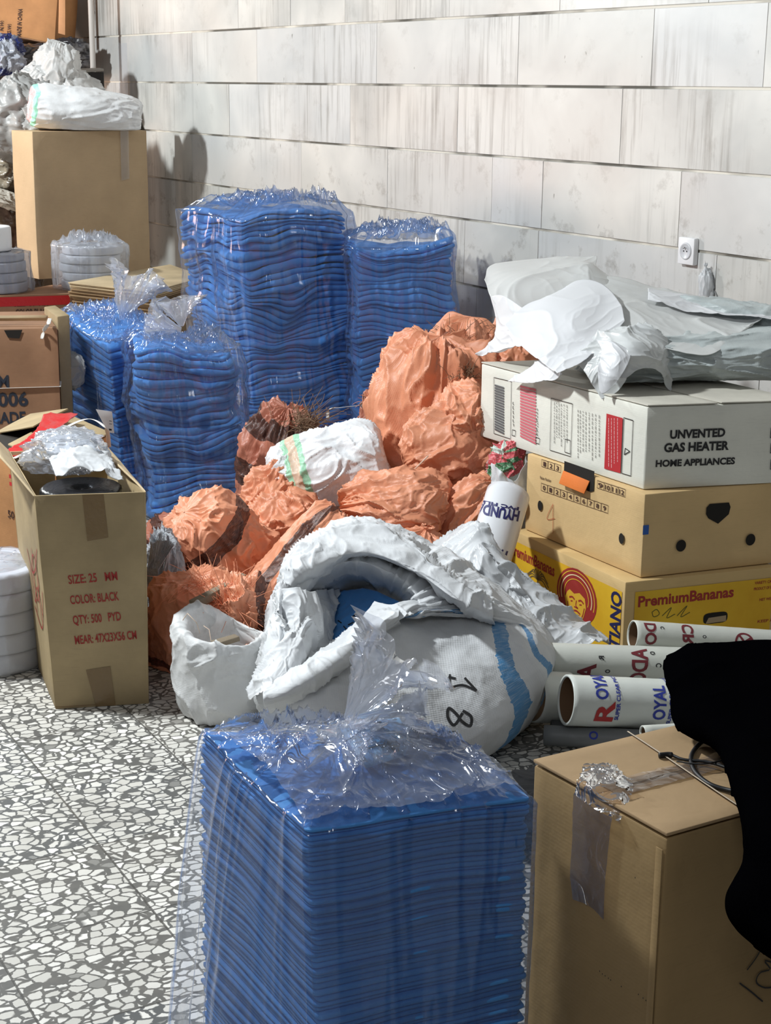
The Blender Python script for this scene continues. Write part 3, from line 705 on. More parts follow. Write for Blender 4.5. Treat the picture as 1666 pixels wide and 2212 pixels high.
for i in range(5): tape_roll('webbing_roll', rc + np.array([.002 * math.sin(i * 2.1), .002 * math.cos(i), .001 + i * (hh + .0012)]), R0_, hh, white_roll, lab[i], i, .72 if i == 4 else .4, 'white webbing rolls stacked on the floor', core=white_roll if i == 4 else None)
wr = Bale([(rc[0] - R0_, rc[1] - R0_), (rc[0] + R0_, rc[1] - R0_), (rc[0] + R0_, rc[1] + R0_), (rc[0] - R0_, rc[1] + R0_)], .002, 5 * hh + .006, r=.98, seed=2, wave=.002, bulge=.001)
o = wr.wrap(film_soft, None, off=.004, fold=.008, ztop=.004, topamp=.006, kz=.01, nu=70, nv=160, name='shrink_film'); tag(o, 'clear film wrapped round the five white rolls on the floor', 'plastic film')

# --- brown open box with red tape behind the text carton
def red_tape_carton():
    Yf = 4.42
    TL = P(-40, 975, Yf + .12); TR = P(148, 985, Yf); zt = .50
    K = PF(120, 1010, zt); Rr = PF(236, 935, zt); Lf = PF(-60, 962, zt); dvec = Rr - K
    ft = corners(K, Lf, Rr); t = thing('carton', (K[0], K[1], 0), 'brown carton printed 50 BLACK with red tape across its gaping lid, behind the open carton', 'cardboard box')
    hexbox('body', lift(ft, 0.001), lift(ft, zt - .006), card_orange, t, .004, 8, .003, 4)
    C_, Rq, Bk, Lq = [np.array([p[0], p[1], zt]) for p in ft]
    # lid flaps slightly raised
    up1 = np.array([0, 0, .05])
    slab('flap', [C_, Rq, Rq + (Bk - Rq) * .0 + (Lq - C_) * .52 + np.array([0, 0, .028]), C_ + (Lq - C_) * .55 + np.array([0, 0, .03])], .005, card_tan, t, wob=.003, seed=5)
    slab('flap', [Bk, Lq + (Bk - Lq) * .35, Lq + (Bk - Lq) * .35 + (C_ - Lq) * .5 + np.array([0, 0, .05]), Bk + (Rq - Bk) * .5 + np.array([0, 0, .045])], .005, card_tan, t, wob=.004, seed=6)
    ux = unit(Rq - C_); un = unit(Lq - C_)
    # dark sheet painting in the shade under the back flap
    slab('inner_shade', [C_ + un * .20 + ux * .04 + [0, 0, .002], C_ + un * .36 + ux * .04 + [0, 0, .002], C_ + un * .36 + ux * .35 + [0, 0, .002], C_ + un * .20 + ux * .35 + [0, 0, .002]], .002, M_plain('shade_inside', (.02, .016, .012), .9), t)
    rtp = [P(22, 985, C_[1] + .06), P(70, 968, C_[1] + .1), P(105, 930, C_[1] + .3), P(130, 895, C_[1] + .5)]
    rtp = [PF(15, 985, zt + .038), PF(62, 962, zt + .04), PF(100, 930, zt + .05), PF(132, 893, zt + .052)]
    w = [np.array([.035, .0, 0]), np.array([.034, 0, 0]), np.array([.03, 0, 0]), np.array([.05, .0, 0])]
    Cc = [[p - wi, p, p + wi] for p, wi in zip(rtp, w)]
    patch('red_tape', Cc, tape_red, t, 40, 16, .003, 20, 2, .0008)
    sp = [PF(30, 990, zt + .045), PF(75, 968, zt + .05), PF(130, 930, zt + .055), PF(190, 905, zt + .06), PF(228, 925, zt + .05), PF(236, 965, zt - .03)]
    tube('strap', catrom(sp, 60), 0, STRAP, t, 8, flat=(.006, .0008))
    # front print
    C0 = C_ * 1.0; ink = Ink(np.array([C_[0], C_[1], 0]), (Lq - C_), (0, 0, 1)); ink.ux = -unit(Lq - C_); O = np.array([Lq[0], Lq[1], 0]); ink.O = O
    def put(s, px, py, w, h):
        # intersect pixel ray with front face plane
        d = ray(px, py); c0 = np.array([0, 0, CAMH]); nn = np.cross(ink.ux, [0, 0, 1]); tt = ((O - c0) @ nn) / (d @ nn); q = c0 + d * tt - O; ink.text(s, q @ ink.ux, q[2], w, h, bold=.015)
    put('50', 18, 1117, .030, .022); put('COLOR: BLACK', -78, 1150, .165, .022); put('QTY: 30', -45, 1180, .11, .022)
    ink.out('lettering', INKBR, t)
    put2 = Ink(O, ink.ux, (0, 0, 1)); put2.n = ink.n; q = PW(0, 0)
    d = ray(30, 1042); c0 = np.array([0, 0, CAMH]); nn = np.cross(ink.ux, [0, 0, 1]); tt = ((O - c0) @ nn) / (d @ nn); q = c0 + d * tt - O
    put2.rect(q @ ink.ux - .02, q[2] - .012, q @ ink.ux + .012, q[2] + .02); put2.out('red_mark', tape_red, t)
red_tape_carton()

def simple_carton(name, label, K, Lp, Rp, z0, z1, m, seed=0, flaps=True, wob=.0012, bev=.004, cat='cardboard box', grp=None):
    ft = corners(K, Lp, Rp); t = thing(name, (K[0], K[1], z0), label, cat, grp)
    hexbox('body', lift(ft, z0), lift(ft, z1), m, t, bev, 8, wob, seed)
    return t, [np.array([p[0], p[1], z1]) for p in ft]
def face_ink(K3, O3, lift_=.002):
    """K3,O3: two bottom points of a vertical face, left to right as seen"""
    return Ink(K3, np.array(O3) - np.array(K3), (0, 0, 1), lift_)
def hit(ink, px, py):
    d = ray(px, py); c0 = np.array([0, 0, CAMH]); nn = np.cross(ink.ux, ink.uy); tt = ((ink.O - c0) @ nn) / (d @ nn); q = c0 + d * tt - ink.O; return q @ ink.ux, q @ ink.uy

# --- big carton printed 006 with strap
def carton_006():
    zt = .675; K = PF(124, 708, zt); L_ = PF(-70, 712, zt); R_ = K + np.array([-.13, .42, 0])
    t, c = simple_carton('carton', 'large brown carton printed M and 1006 with a white strap round it, left edge', K, L_, R_, .001, zt, card_brown, 7)
    ink = face_ink([L_[0], L_[1], 0], [K[0], K[1], 0])
    x, y = hit(ink, -18, 878); ink.text('1006', x, y, .125, .048, bold=.03); x, y = hit(ink, -28, 837); ink.text('CM', x, y, .075, .042, bold=.03); x, y = hit(ink, -20, 915); ink.text('MADE', x, y, .12, .04, bold=.03)
    ink.out('lettering', M_plain('ink_slate', srgb(38, 44, 56), .7), t)
    a = hit(ink, 0, 838); z = a[1]; w = np.linalg.norm(K - L_)
    p0 = np.array([L_[0], L_[1], z]); p1 = np.array([K[0], K[1], z]); nrm = ink.n * .006
    tube('strap', [p0 + nrm, (p0 + p1) / 2 + nrm * 1.2, p1 + nrm, p1 + np.array([-.02, .1, 0]), np.array([R_[0] + .008, R_[1], z])], 0, STRAP, t, 8, flat=(.006, .001))
    # torn hand hole and raised lid flap
    hx, hy = hit(ink, 22, 716); ih = Ink(ink.O, ink.ux, ink.uy, .005); ih.n = ink.n
    hx = hit(ih, 8, 700)[0]; ih.poly([(hx, zt - .004), (hx + .012, zt - .03), (hx + .05, zt - .034), (hx + .062, zt - .004)]); ih.out('hand_hole', M_plain('dark_gap', (.015, .012, .01), .9), t)
    slab('flap', [PF(-70, 690, zt + .022), PF(100, 690, zt + .02), PF(104, 684, zt + .03), PF(-70, 684, zt + .03)], .014, card_pale, t, seed=9, wob=.004)
    curl = [PF(108, 688, zt + .03), PF(104, 700, zt + .02), P(96, 712, K[1] - .02), P(90, 732, K[1] - .03)]
    tube('strap_end', catrom(curl, 24), 0, STRAP, t, 8, flat=(.007, .001))
carton_006()
def small_cartons():
    zt = .70
    K = PF(124, 684, zt); R_ = PF(153, 680, zt)
    simple_carton('carton', 'small plain brown carton wedged between the 1006 carton and the blue bales', K, K + np.array([-.1, .25, 0]), R_ + np.array([-.005, .0, 0]), .001, zt, card_tan, 11)
    # box under the tall one with red tape
    zt = .465; K = PF(152, 634, zt); L_ = PF(-40, 640, zt); R_ = K + np.array([.25, .50, 0])
    t, c = simple_carton('carton', 'wide brown carton with a red tape band along its top edge, printed SIZE MM', K, L_, R_, .001, zt, card_brown, 12)
    ink = face_ink([L_[0], L_[1], 0], [K[0], K[1], 0]); w = np.linalg.norm(K - L_)
    rd = Ink(ink.O, ink.ux, ink.uy, .0024); rd.n = ink.n; rd.rect(.0, zt - .055, w * .99, zt - .008); rd.out('red_tape', tape_red, t)
    for s, px, py, ww in (('SIZE  50  MM', 30, 662, .17), ('COLOR BLACK', 34, 681, .17)): x, y = hit(ink, px, py); ink.text(s, x, y, ww, .03, bold=.03)
    ink.out('lettering', INKBR, t)
    return zt
ZB = small_cartons()

# --- tall plain carton
def tall_carton():
    z1 = 1.245; K = P(84, 618, 8.66); K[2] = ZB
    Kt = P(83, 289, 8.66); w = unit([math.sin(math.radians(52)), math.cos(math.radians(52)), 0]); d = unit([-w[1], w[0], 0])
    Rb = K + w * .69; Lb = K + d * .25
    b = [K, Rb, Rb + d * .25, Lb]; b = [np.array([p[0], p[1], ZB + .001]) for p in b]; tp = [np.array([p[0], p[1], z1]) for p in b]
    t = thing('carton', K, 'tall plain brown carton standing against the marble wall with a white sack on top', 'cardboard box')
    hexbox('body', b, tp, M_card('card_plain', srgb(194, 168, 134), .05), t, .004, 8, .004, 21)
    tw = Ink(b[0], b[1] - b[0], (0, 0, 1), .005); x, y = hit(tw, 272, 390); tw.poly([(x - .03, y), (x + .02, y + .01), (x + .03, z1 - .005), (x - .025, z1 - .005)])
    tw.out('clear_tape', M_film('tape_clear', 30, (1, 1, .3), milk=.12), t)
    # torn flap standing at the far right corner
    q0 = tp[1] + (tp[2] - tp[1]) * .15; q1 = tp[2]
    slab('torn_flap', [P(284, 290, q1[1]), P(316, 288, q0[1] + .05), P(298, 246, q0[1] + .12), P(286, 243, q1[1])], .006, M_card('card_grey', srgb(96, 92, 84)), t, seed=3)
    return b, tp
TB_, TT_ = tall_carton()

def flat_cartons():
    zt = .545; K = PF(330, 631, zt); Lp = PF(150, 611, zt); Rp = PF(425, 604, zt)
    far = PF(205, 594, zt)
    e1 = Lp - K; e2 = (Rp - K) * 1.25
    n = 12; h = .0135; rng = random.Random(3); z = zt
    labs = ['topmost flattened carton of the stack beside the tall carton, pale and lit', 'second flattened carton from the top of the stack, its edge darker than the top sheet', 'third flattened carton from the top of the stack beside the tall carton', 'flattened carton in the lower layers of the stack beside the tall carton']
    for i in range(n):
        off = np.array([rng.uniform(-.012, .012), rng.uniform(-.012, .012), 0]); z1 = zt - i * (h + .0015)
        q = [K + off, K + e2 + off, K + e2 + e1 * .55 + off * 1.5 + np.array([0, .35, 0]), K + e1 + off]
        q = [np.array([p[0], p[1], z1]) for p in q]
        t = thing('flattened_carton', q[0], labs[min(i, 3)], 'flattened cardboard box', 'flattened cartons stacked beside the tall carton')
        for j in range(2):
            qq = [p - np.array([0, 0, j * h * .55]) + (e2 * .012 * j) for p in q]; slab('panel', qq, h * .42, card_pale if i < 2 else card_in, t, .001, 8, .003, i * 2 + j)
    zb = zt - n * (h + .0015) - .002
    simple_carton('carton', 'closed carton carrying the stack of flattened cartons, mostly hidden behind the bales', K + e1 * .02 + np.array([0, .03, 0]), K + e1 * .98, K + e2 * .98, .001, zb - .01, card_in, 15)
flat_cartons()

# --- film-wrapped white coils in front of the tall carton
def wrapped_coils():
    Yc = 8.33
    c = P(198, 616, Yc); c[2] = ZB + .002; R = .155
    labs = ['lowest of the film wrapped white webbing coils before the tall carton', 'second lowest film wrapped white webbing coil before the tall carton', 'middle film wrapped white webbing coil before the tall carton', 'second highest film wrapped white webbing coil before the tall carton', 'topmost film wrapped white webbing coil before the tall carton']
    for i in range(5):
        tape_roll('webbing_roll', c + np.array([.01 * math.sin(i * 2), .005 * math.cos(i * 3), .002 + i * .044]), R, .042, white_roll, labs[i], i, .5, 'film wrapped white coils before the tall carton')
    b = Bale([(c[0] - R * 1.03, c[1] - R), (c[0] + R * 1.03, c[1] - R), (c[0] + R * 1.03, c[1] + R), (c[0] - R * 1.03, c[1] + R)], ZB + .003, ZB + .232, r=.85, seed=5, wave=.004, bulge=.004)
    o = b.wrap(M_film('film_coil', 18, milk=.28), None, off=.012, fold=.02, ztop=.02, topamp=.04, kz=.04, nu=80, nv=180, sag=.01); o.name = 'shrink_film'; tag(o, 'clear film bag round the white coils before the tall carton', 'plastic film')
    # grey-white rolls further left with a single roll on top
    c2 = P(-8, 612, 8.15); c2[2] = ZB + .002; R = .155
    l2 = ['lowest pale grey webbing coil on the red taped carton at the left edge', 'second lowest pale grey webbing coil on the red taped carton', 'third lowest pale grey webbing coil on the red taped carton', 'highest pale grey webbing coil under the small white roll']
    for i in range(4): tape_roll('webbing_roll', c2 + np.array([.006 * math.sin(i * 3), 0, i * .052]), R - .012 * (i == 3), .05, M_plain('grey_webbing', srgb(176, 174, 178), .5, .35, 30) if i == 0 else bpy.data.materials['grey_webbing'], l2[i], i, .4, 'pale grey coils on the red taped carton')
    c3 = P(-16, 560, 8.1); c3[2] = ZB + .212; tape_roll('webbing_roll', c3, .098, .12, WHITE, 'small clean white roll on top of the pale grey coils, left edge', 3, .3, core=WHITE)
    b = Bale([(c2[0] - R, c2[1] - R), (c2[0] + R, c2[1] - R), (c2[0] + R, c2[1] + R), (c2[0] - R, c2[1] + R)], ZB + .003, ZB + .205, r=.9, seed=6, wave=.003, bulge=.003)
    o = b.wrap(film_soft, None, off=.01, fold=.014, ztop=.002, topamp=.01, kz=.006, nu=70, nv=160, name='shrink_film'); tag(o, 'clear film round the pale grey coils on the red taped carton', 'plastic film')
wrapped_coils()

# --- dark heap of bagged goods behind, left edge
def back_heap():
    dkf = M_film('film_dark', 14, (1, 1, 1), milk=.2, tint=(.55, .47, .42)); brn = M_plain('brown_goods', srgb(92, 66, 52), .6, .5, 12); gry = M_plain('grey_goods', srgb(98, 92, 84), .5, .6, 10)
    def bagd(px, py, Y, r, m, seed, label, z=None, axis=(0, 0, 1), prof='round', cat='bag', **kw):
        c = P(px, py, Y)
        if z is not None: c[2] = z
        o = sack('stuffed_bag', c, r, m, None, axis, prof, seed, floor=kw.pop('floor', None), nu=80, nv=140, **kw); return tag(o, label, cat)
    glossy = N('brown_bag'); v = glossy.coord(); nz = glossy.noise(v, 9, 5); glossy.set(Base_Color=glossy.mix(glossy.ramp(nz, [(.4, 0), (.62, 1)]), srgb(70, 50, 42), srgb(140, 124, 106)), Roughness=.22, Normal=glossy.bump(glossy.n('ShaderNodeTexNoise', {'Vector': v, 'Scale': 12, 'Detail': 4, 'Distortion': 1}, noise_type='RIDGED_MULTIFRACTAL').outputs[0], .7, .03))
    g2 = N('grey_bag_dark'); v = g2.coord(); nz = g2.noise(v, 8, 5); g2.set(Base_Color=g2.mix(g2.ramp(nz, [(.42, 0), (.6, 1)]), srgb(66, 60, 54), srgb(150, 140, 122)), Roughness=.25, Normal=g2.bump(g2.n('ShaderNodeTexNoise', {'Vector': v, 'Scale': 10, 'Detail': 4, 'Distortion': 1}, noise_type='RIDGED_MULTIFRACTAL').outputs[0], .7, .03))
    bagd(-14, 480, 9.35, (.25, .2, .42), glossy.m, 31, 'dark brown glossy plastic bag behind the rolls at the left edge', z=.50, floor=.0, lump=.12, cr=.08)
    bagd(-2, 365, 9.35, (.25, .2, .20), g2.m, 33, 'dull grey and tan plastic bag squeezed left of the tall carton', lump=.15, cr=.12)
    bagd(-6, 425, 9.12, (.13, .07, .05), M_sheet('pale_wrap', (.66, .62, .54), .3, .2), 34, 'crumpled pale wrapper on the dark bags at the left edge', lump=.2, cr=.15, axis=(.3, 0, 1))
    # hidden support under the upper things: big dim carton column
    Yb = 10.35
    K = P(66, 240, Yb); zt = P(0, 146, Yb)[2]
    z1 = P(60, 150, Yb)[2]
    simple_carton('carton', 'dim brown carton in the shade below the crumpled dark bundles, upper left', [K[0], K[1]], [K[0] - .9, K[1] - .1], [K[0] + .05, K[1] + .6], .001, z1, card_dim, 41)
    # dark board and box beside the pipe
    K = P(172, 200, 9.72); R_ = P(226, 200, 9.80); z1 = P(200, 156, 10.0)[2]
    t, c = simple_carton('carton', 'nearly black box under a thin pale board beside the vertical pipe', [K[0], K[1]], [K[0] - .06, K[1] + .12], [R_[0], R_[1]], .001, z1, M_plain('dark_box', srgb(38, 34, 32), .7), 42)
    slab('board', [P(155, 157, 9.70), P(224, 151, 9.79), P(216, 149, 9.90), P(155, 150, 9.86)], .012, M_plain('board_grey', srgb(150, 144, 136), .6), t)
    # crumpled dark bundles
    dark = N('dark_wrap'); v = dark.coord(); nz = dark.noise(v, 7, 5); dark.set(Base_Color=dark.mix(dark.ramp(nz, [(.45, 0), (.62, 1)]), srgb(52, 50, 54), srgb(128, 124, 122)), Roughness=.3, Normal=dark.bump(dark.n('ShaderNodeTexNoise', {'Vector': v, 'Scale': 9, 'Detail': 5, 'Distortion': 1}, noise_type='RIDGED_MULTIFRACTAL').outputs[0], .6, .03))
    bagd(70, 135, 10.25, (.30, .3, .11), dark.m, 43, 'flat bundle in dark grey film lying under the leaning MADE IN CHINA carton', lump=.1, cr=.08, prof='fat', cat='bundle')
    bagd(150, 122, 10.2, (.14, .12, .11), dark.m, 44, 'crumpled grey film bundle poking out beside the vertical pipe', lump=.2, cr=.12, cat='bundle')
    bl = N('blue_wrap'); v = bl.coord(); nz = bl.noise(v, 9, 4); bl.set(Base_Color=bl.mix(bl.ramp(nz, [(.44, 0), (.52, 1)]), srgb(36, 46, 104), srgb(176, 180, 190)), Roughness=.2, Normal=bl.bump(nz, .6, .03))
    bagd(8, 118, 9.8, (.11, .1, .12), bl.m, 45, 'crumpled clear and blue plastic wrap at the upper left edge', lump=.25, cr=.16, cat='plastic wrap')
    # grey sack and white bags
    bagd(40, 255, 9.15, (.21, .18, .22), sheet_grey, 46, 'dull grey plastic sack slumped left of the white bags', lump=.14, cr=.12, cat='sack', axis=(-.5, 0, 1))
    bagd(96, 262, 9.02, (.12, .10, .12), sheet_grey, 47, 'small grey crumpled sack tucked under the white bags', lump=.14, cr=.16, cat='sack')
    wb = M_sheet('white_bag', (.78, .78, .77), .4, .3, dirt=.1)
    t = thing('plastic_bag', P(130, 240, 9.3), 'white plastic bag with a pointed ear, behind the white sack on the tall carton', 'plastic bag')
    sack('bag', P(134, 205, 9.7), (.245, .2, .17), wb, t, (.15, 0, 1), 'round', 48, .10, .07, .1, nu=90, nv=150)
    sack('bag_ear', P(118, 165, 9.62), (.135, .10, .20), wb, t, (.22, 0, 1), 'round', 49, .12, .10, .12, nu=90, nv=150)
    sack('bag_ear', P(80, 180, 9.6), (.11, .08, .11), wb, t, (-.8, 0, .4), 'round', 50, .12, .10, .12, nu=70, nv=110)
    ws = M_weave('sack_white_tri', (.86, .87, .88), [(.83, .03, srgb(150, 225, 195)), (.90, .03, srgb(240, 170, 170))], 'U', wv=120, dirt=.12)
    c = P(185, 262, 8.92); c[2] = TT_[0][2] + .10
    o = sack('woven_sack', c, (.125, .15, .30), ws, None, (1, .25, -.12), 'fat', 51, .08, .04, .06, nu=110, nv=160, floor=TT_[0][2] + .002)
    tag(o, 'bright white woven sack with green and pink stripe lying on the tall carton', 'sack')
    # MADE IN CHINA carton on top
    Yt = 10.2
    c4 = [P(118, 94, Yt), P(-80, 55, Yt + .1), P(-80, -120, Yt + .1), P(128, -60, Yt)]
    nrm = unit([.15, .95, -.1]); dp = nrm * .35
    t = thing('carton', c4[0], 'tilted brown carton with MADE IN CHINA printed sideways, top left corner', 'cardboard box')
    hexbox('body', [c4[1], c4[0], c4[0] + dp, c4[1] + dp], [c4[2], c4[3], c4[3] + dp, c4[2] + dp], card_orange, t, .004, 6, .003, 61)
    slab('flap', [P(126, 72, Yt - .02), P(141, 76, Yt - .02), P(141, -60, Yt), P(128, -60, Yt)], .006, M_card('card_flap', srgb(222, 164, 118)), t, seed=62)
    slab('bottom_flap', [c4[0] + [0, 0, -.003], c4[1] + [0, 0, -.003], P(-80, 90, Yt + .2), P(118, 103, Yt + .25)], .006, card_brown, t, seed=63)
    ux = unit(c4[3] - c4[0]); uy = unit(c4[1] - c4[0]); ink = Ink(c4[1], uy * -1, ux, .006); ink.ux = ux; ink.uy = unit(c4[1] - c4[0]); ink.n = -nrm
    for s, px, py, w, h in (('MADE IN CHINA', 46, 71, .165, .026), ('G.W:', 24, 67, .06, .022), ('N.W:', 8, 61, .06, .022)):
        a, b_ = hit(ink, px, py); ink.text(s, a, b_, w, h, bold=.03)
    a, b_ = hit(ink, 108, 78); ink.out('lettering', INKBR, t)
    # grey bit of sack between cartons and bale
    bagd(139, 800, 5.70, (.07, .04, .075), sheet_grey, 52, 'corner of a grey woven sack poking out beside the 1006 carton', lump=.1, cr=.08, axis=(-1, -.1, .15), prof='tied', cat='sack')
back_heap()
# ================================================================== BALES OF BLUE CLOTH
BLUE = M_fabric('blue_cloth', srgb(82, 152, 232))
film_a = M_film('bale_film', 20, (1, 1, .04), milk=.03, fold=.45, ridge=.45, gl=.55)
film_b = M_film('bale_film_far', 16, (1, 1, .09), milk=.05, fold=.30, ridge=.5, gl=.55, gr=.15)
film_top = M_film('film_tuft', 16, (1, 1, .6), milk=.30, fold=.5, ridge=.6, gl=.6)
# tilt support: raise z linearly across the footprint
_old_dz = Bale.dz
def _dz(s, xy, z):
    r = _old_dz(s, xy, z)
    if hasattr(s, 'tilt'):
        c = sum(s.q) / 4; k = np.clip((z - s.z0) / (s.z1 - s.z0), 0, 1); r = r + k * ((xy[..., 0] - c[0]) * s.tilt[0] + (xy[..., 1] - c[1]) * s.tilt[1])
    return r
Bale.dz = _dz
def bale(label, quad, z1, n, film, knot=None, tilt=None, jit=.005, ksh=None, wrapkw={}, grp='blue cloth bales in clear film', **kw):
    c = sum(np.array(q[:2]) for q in quad) / 4
    t = thing('cloth_bale', (c[0], c[1], 0), label, 'fabric bale', grp)
    b = Bale(quad, .004, z1, **kw)
    if tilt: b.tilt = tilt
    if ksh: b.ksh = ksh
    b.layers(n, BLUE, t, jit); b.wrap(film, t, knot, **wrapkw); return t, b
def quad_of(K, Lp, Rp):
    f = corners(K, Lp, Rp); return [f[3], f[0], f[1], f[2]]
# near bale
ZN = .62
K = PF(660, 1782, ZN); L_ = PF(428, 1566, ZN); R_ = PF(1144, 1708, ZN)
tn, bn = bale('large blue cloth bale in crinkled clear film, nearest in front, print on its top layer', [L_, K, R_, PF(1012, 1590, ZN)], ZN - .012, 92, film_a, knot=PF(752, 1570, ZN),
     lean=(0, 0), r=.05, seed=3, wave=.006, bulge=.002, taper=0, jit=.0025, ksh=(.035, .0), wrapkw=dict(off=.002, fold=.005, ztop=.008, flare=.0, fl2=.085, topamp=.022, kz=.03, nu=170, nv=520, foldf=2.2, seed=5))
def near_extras():
    zt = ZN + .020
    ft = M_film('gathered_top', 12, (1, 1, 1), milk=.15, fold=.5, ridge=.6, gl=.8)
    Cc = [[PF(440, 1572, zt - .004), PF(560, 1640, zt + .006), PF(655, 1765, zt - .004)], [PF(580, 1560, zt + .01), PF(650, 1610, zt + .02), PF(760, 1745, zt)], [PF(745, 1555, zt + .03), PF(780, 1600, zt + .028), PF(880, 1735, zt)], [PF(880, 1560, zt + .012), PF(930, 1620, zt + .016), PF(1000, 1720, zt)], [PF(1000, 1592, zt), PF(1060, 1635, zt + .006), PF(1120, 1700, zt - .004)]]
    patch('gathered_film', Cc, ft, tn, 160, 120, .006, 16, 31, 0, stretch=(1, 1, 1), lowamp=.004)
    c = PF(752, 1558, ZN + .03)
    tuft('film_knot', c, (.55, .25, .75), .12, .052, film_top, tn, 3)
    tuft('film_knot', c, (-.05, -.95, .12), .11, .045, film_top, tn, 6)
    tuft('film_knot', c, (.85, -.45, .10), .12, .035, film_top, tn, 8)
    z = ZN + .004
    q = [PF(730, 1568, z), PF(862, 1550, z), PF(905, 1622, z), PF(790, 1660, z)]
    def mp(a, b, o=0): p = q[0] * (1 - a) * (1 - b) + q[1] * a * (1 - b) + q[2] * a * b + q[3] * (1 - a) * b; return p + np.array([0, 0, o])
    G = np.array([[mp(a, b) for b in np.linspace(0, 1, 5)] for a in np.linspace(0, 1, 5)]); lb = grid('printed_label', G, M_plain('label_blue', srgb(120, 186, 232), .5), tn, solid=.0006)
    ik = Ink(q[0], q[1] - q[0], q[3] - q[0], mapf=lambda a, b: mp(a, b, .0012))
    rr_ = random.Random(2)
    for r in range(6):
        x = .08; y = .06 + r * .10
        while x < .9:
            w = rr_.uniform(.03, .10); ik.stroke([(x, y + rr_.uniform(-.01, .01)), (x + w * .5, y + rr_.uniform(-.03, .02)), (x + w, y)], .02, 6)
            if rr_.random() < .5: ik.poly([(x, y - .035), (x + .015, y - .035), (x + .015, y - .02), (x, y - .02)])
            x += w + rr_.uniform(.01, .04)
    def flip(a, b): return mp(a, b, .0012)
    V, Fc = text2d('bqb', .03)
    V = V.copy(); V[:, 0] = .95 - V[:, 0] * .38; V[:, 1] = .98 - V[:, 1] * -.0 - (.7 - V[:, 1]) * .42; ik.add(V, Fc)
    ik.rect(.2, .62, .98, .645)
    ik.out('lettering', INK, lb)
    hw = Ink(c, (1, 0, 0), (0, 1, 0), mapf=lambda a, b: PF(a, b, z + .001))
    for s in ([(596, 1606), (612, 1600), (622, 1610), (610, 1620), (598, 1614)], [(628, 1604), (640, 1618), (646, 1634)], [(644, 1604), (650, 1628), (668, 1640)], [(612, 1628), (630, 1640), (652, 1646)], [(865, 1568), (880, 1580), (890, 1572)], [(872, 1590), (888, 1596)]): hw.stroke(s, 3.2, 12)
    hw.out('handwriting', M_plain('ink_blue', srgb(30, 50, 110), .6), tn)
near_extras()
# far bales against the wall
K = P(556, 700, 6.45); L_ = P(420, 700, 6.95); R_ = P(778, 700, 6.62)
tc, bc = bale('tallest blue cloth bale standing before the wall, pinkish glints on its left side', quad_of(K, L_, R_), .985, 46, film_b, knot=P(655, 440, 6.75),
     lean=(-.05, .0), r=.10, seed=11, wave=.030, bulge=.016, wrapkw=dict(off=.006, fold=.018, ztop=.03, topamp=.04, kz=.06, nu=130, nv=420, seed=8, flare=.1))
K = P(783, 700, 6.42); R_ = P(990, 700, 6.45); L_ = K + np.array([-.08, .32, 0])
td, bd = bale('blue cloth bale touching the marble wall, right of the tallest bale', quad_of(K, L_, R_), .885, 42, film_b, knot=P(895, 440, 6.55),
     lean=(-.02, .0), r=.09, seed=17, wave=.022, bulge=.012, wrapkw=dict(off=.005, fold=.012, ztop=.05, topamp=.035, kz=.10, nu=120, nv=380, seed=9))
# middle bales
K = P(330, 900, 5.45); R_ = P(545, 900, 5.62); L_ = K + np.array([-.08, .30, 0])
tb, bb = bale('bulging round cornered blue cloth bale, front one beside the open SIZE 25 MM carton', quad_of(K, L_, R_), .60, 26, film_b, knot=P(395, 690, 5.62),
     lean=(-.06, .03), r=.32, seed=23, wave=.026, bulge=.022, wrapkw=dict(off=.006, fold=.012, ztop=.03, topamp=.035, kz=.06, nu=120, nv=380, seed=14))
tuft('film_knot', P(392, 705, 5.60), (-.12, 0, 1), .10, .06, film_top, tb, 12)
tuft('film_knot', P(392, 712, 5.58), (-.9, -.1, .15), .12, .05, film_top, tb, 15)
K = P(268, 900, 5.60); L_ = P(168, 900, 5.95); R_ = K + np.array([.16, .24, 0])
ta, ba = bale('blue cloth bale with a white paper label in loose film, behind the round cornered one', quad_of(K, L_, R_), .63, 34, film_b, knot=P(262, 680, 5.82),
     lean=(-.055, .02), r=.06, seed=29, wave=.008, bulge=.010, tilt=(-.10, .14), wrapkw=dict(off=.006, fold=.016, ztop=.02, flare=.3, fl2=.10, topamp=.035, kz=.09, nu=120, nv=380, seed=21))
tuft('film_knot', P(262, 690, 5.80), (.35, .1, 1), .18, .09, film_top, ta, 22)
def label_a():
    q = [P(207, 884, 5.36), P(240, 888, 5.42), P(246, 935, 5.42), P(236, 934, 5.40)]
    t = slab('paper_label', [P(207, 884, 5.33), P(242, 889, 5.38), P(247, 936, 5.38), P(233, 934, 5.36)], .001, M_plain('label_paper', srgb(226, 228, 230), .6), ta, .0003, 3, .001)
    ik = Ink(P(233, 934, 5.35), P(247, 936, 5.37) - P(233, 934, 5.35), (0, 0, 1), .002); ik.rect(.004, .008, .016, .014); ik.rect(.006, .03, .018, .032); ik.rect(.006, .04, .018, .042); ik.out('lettering', INK, t)
label_a()
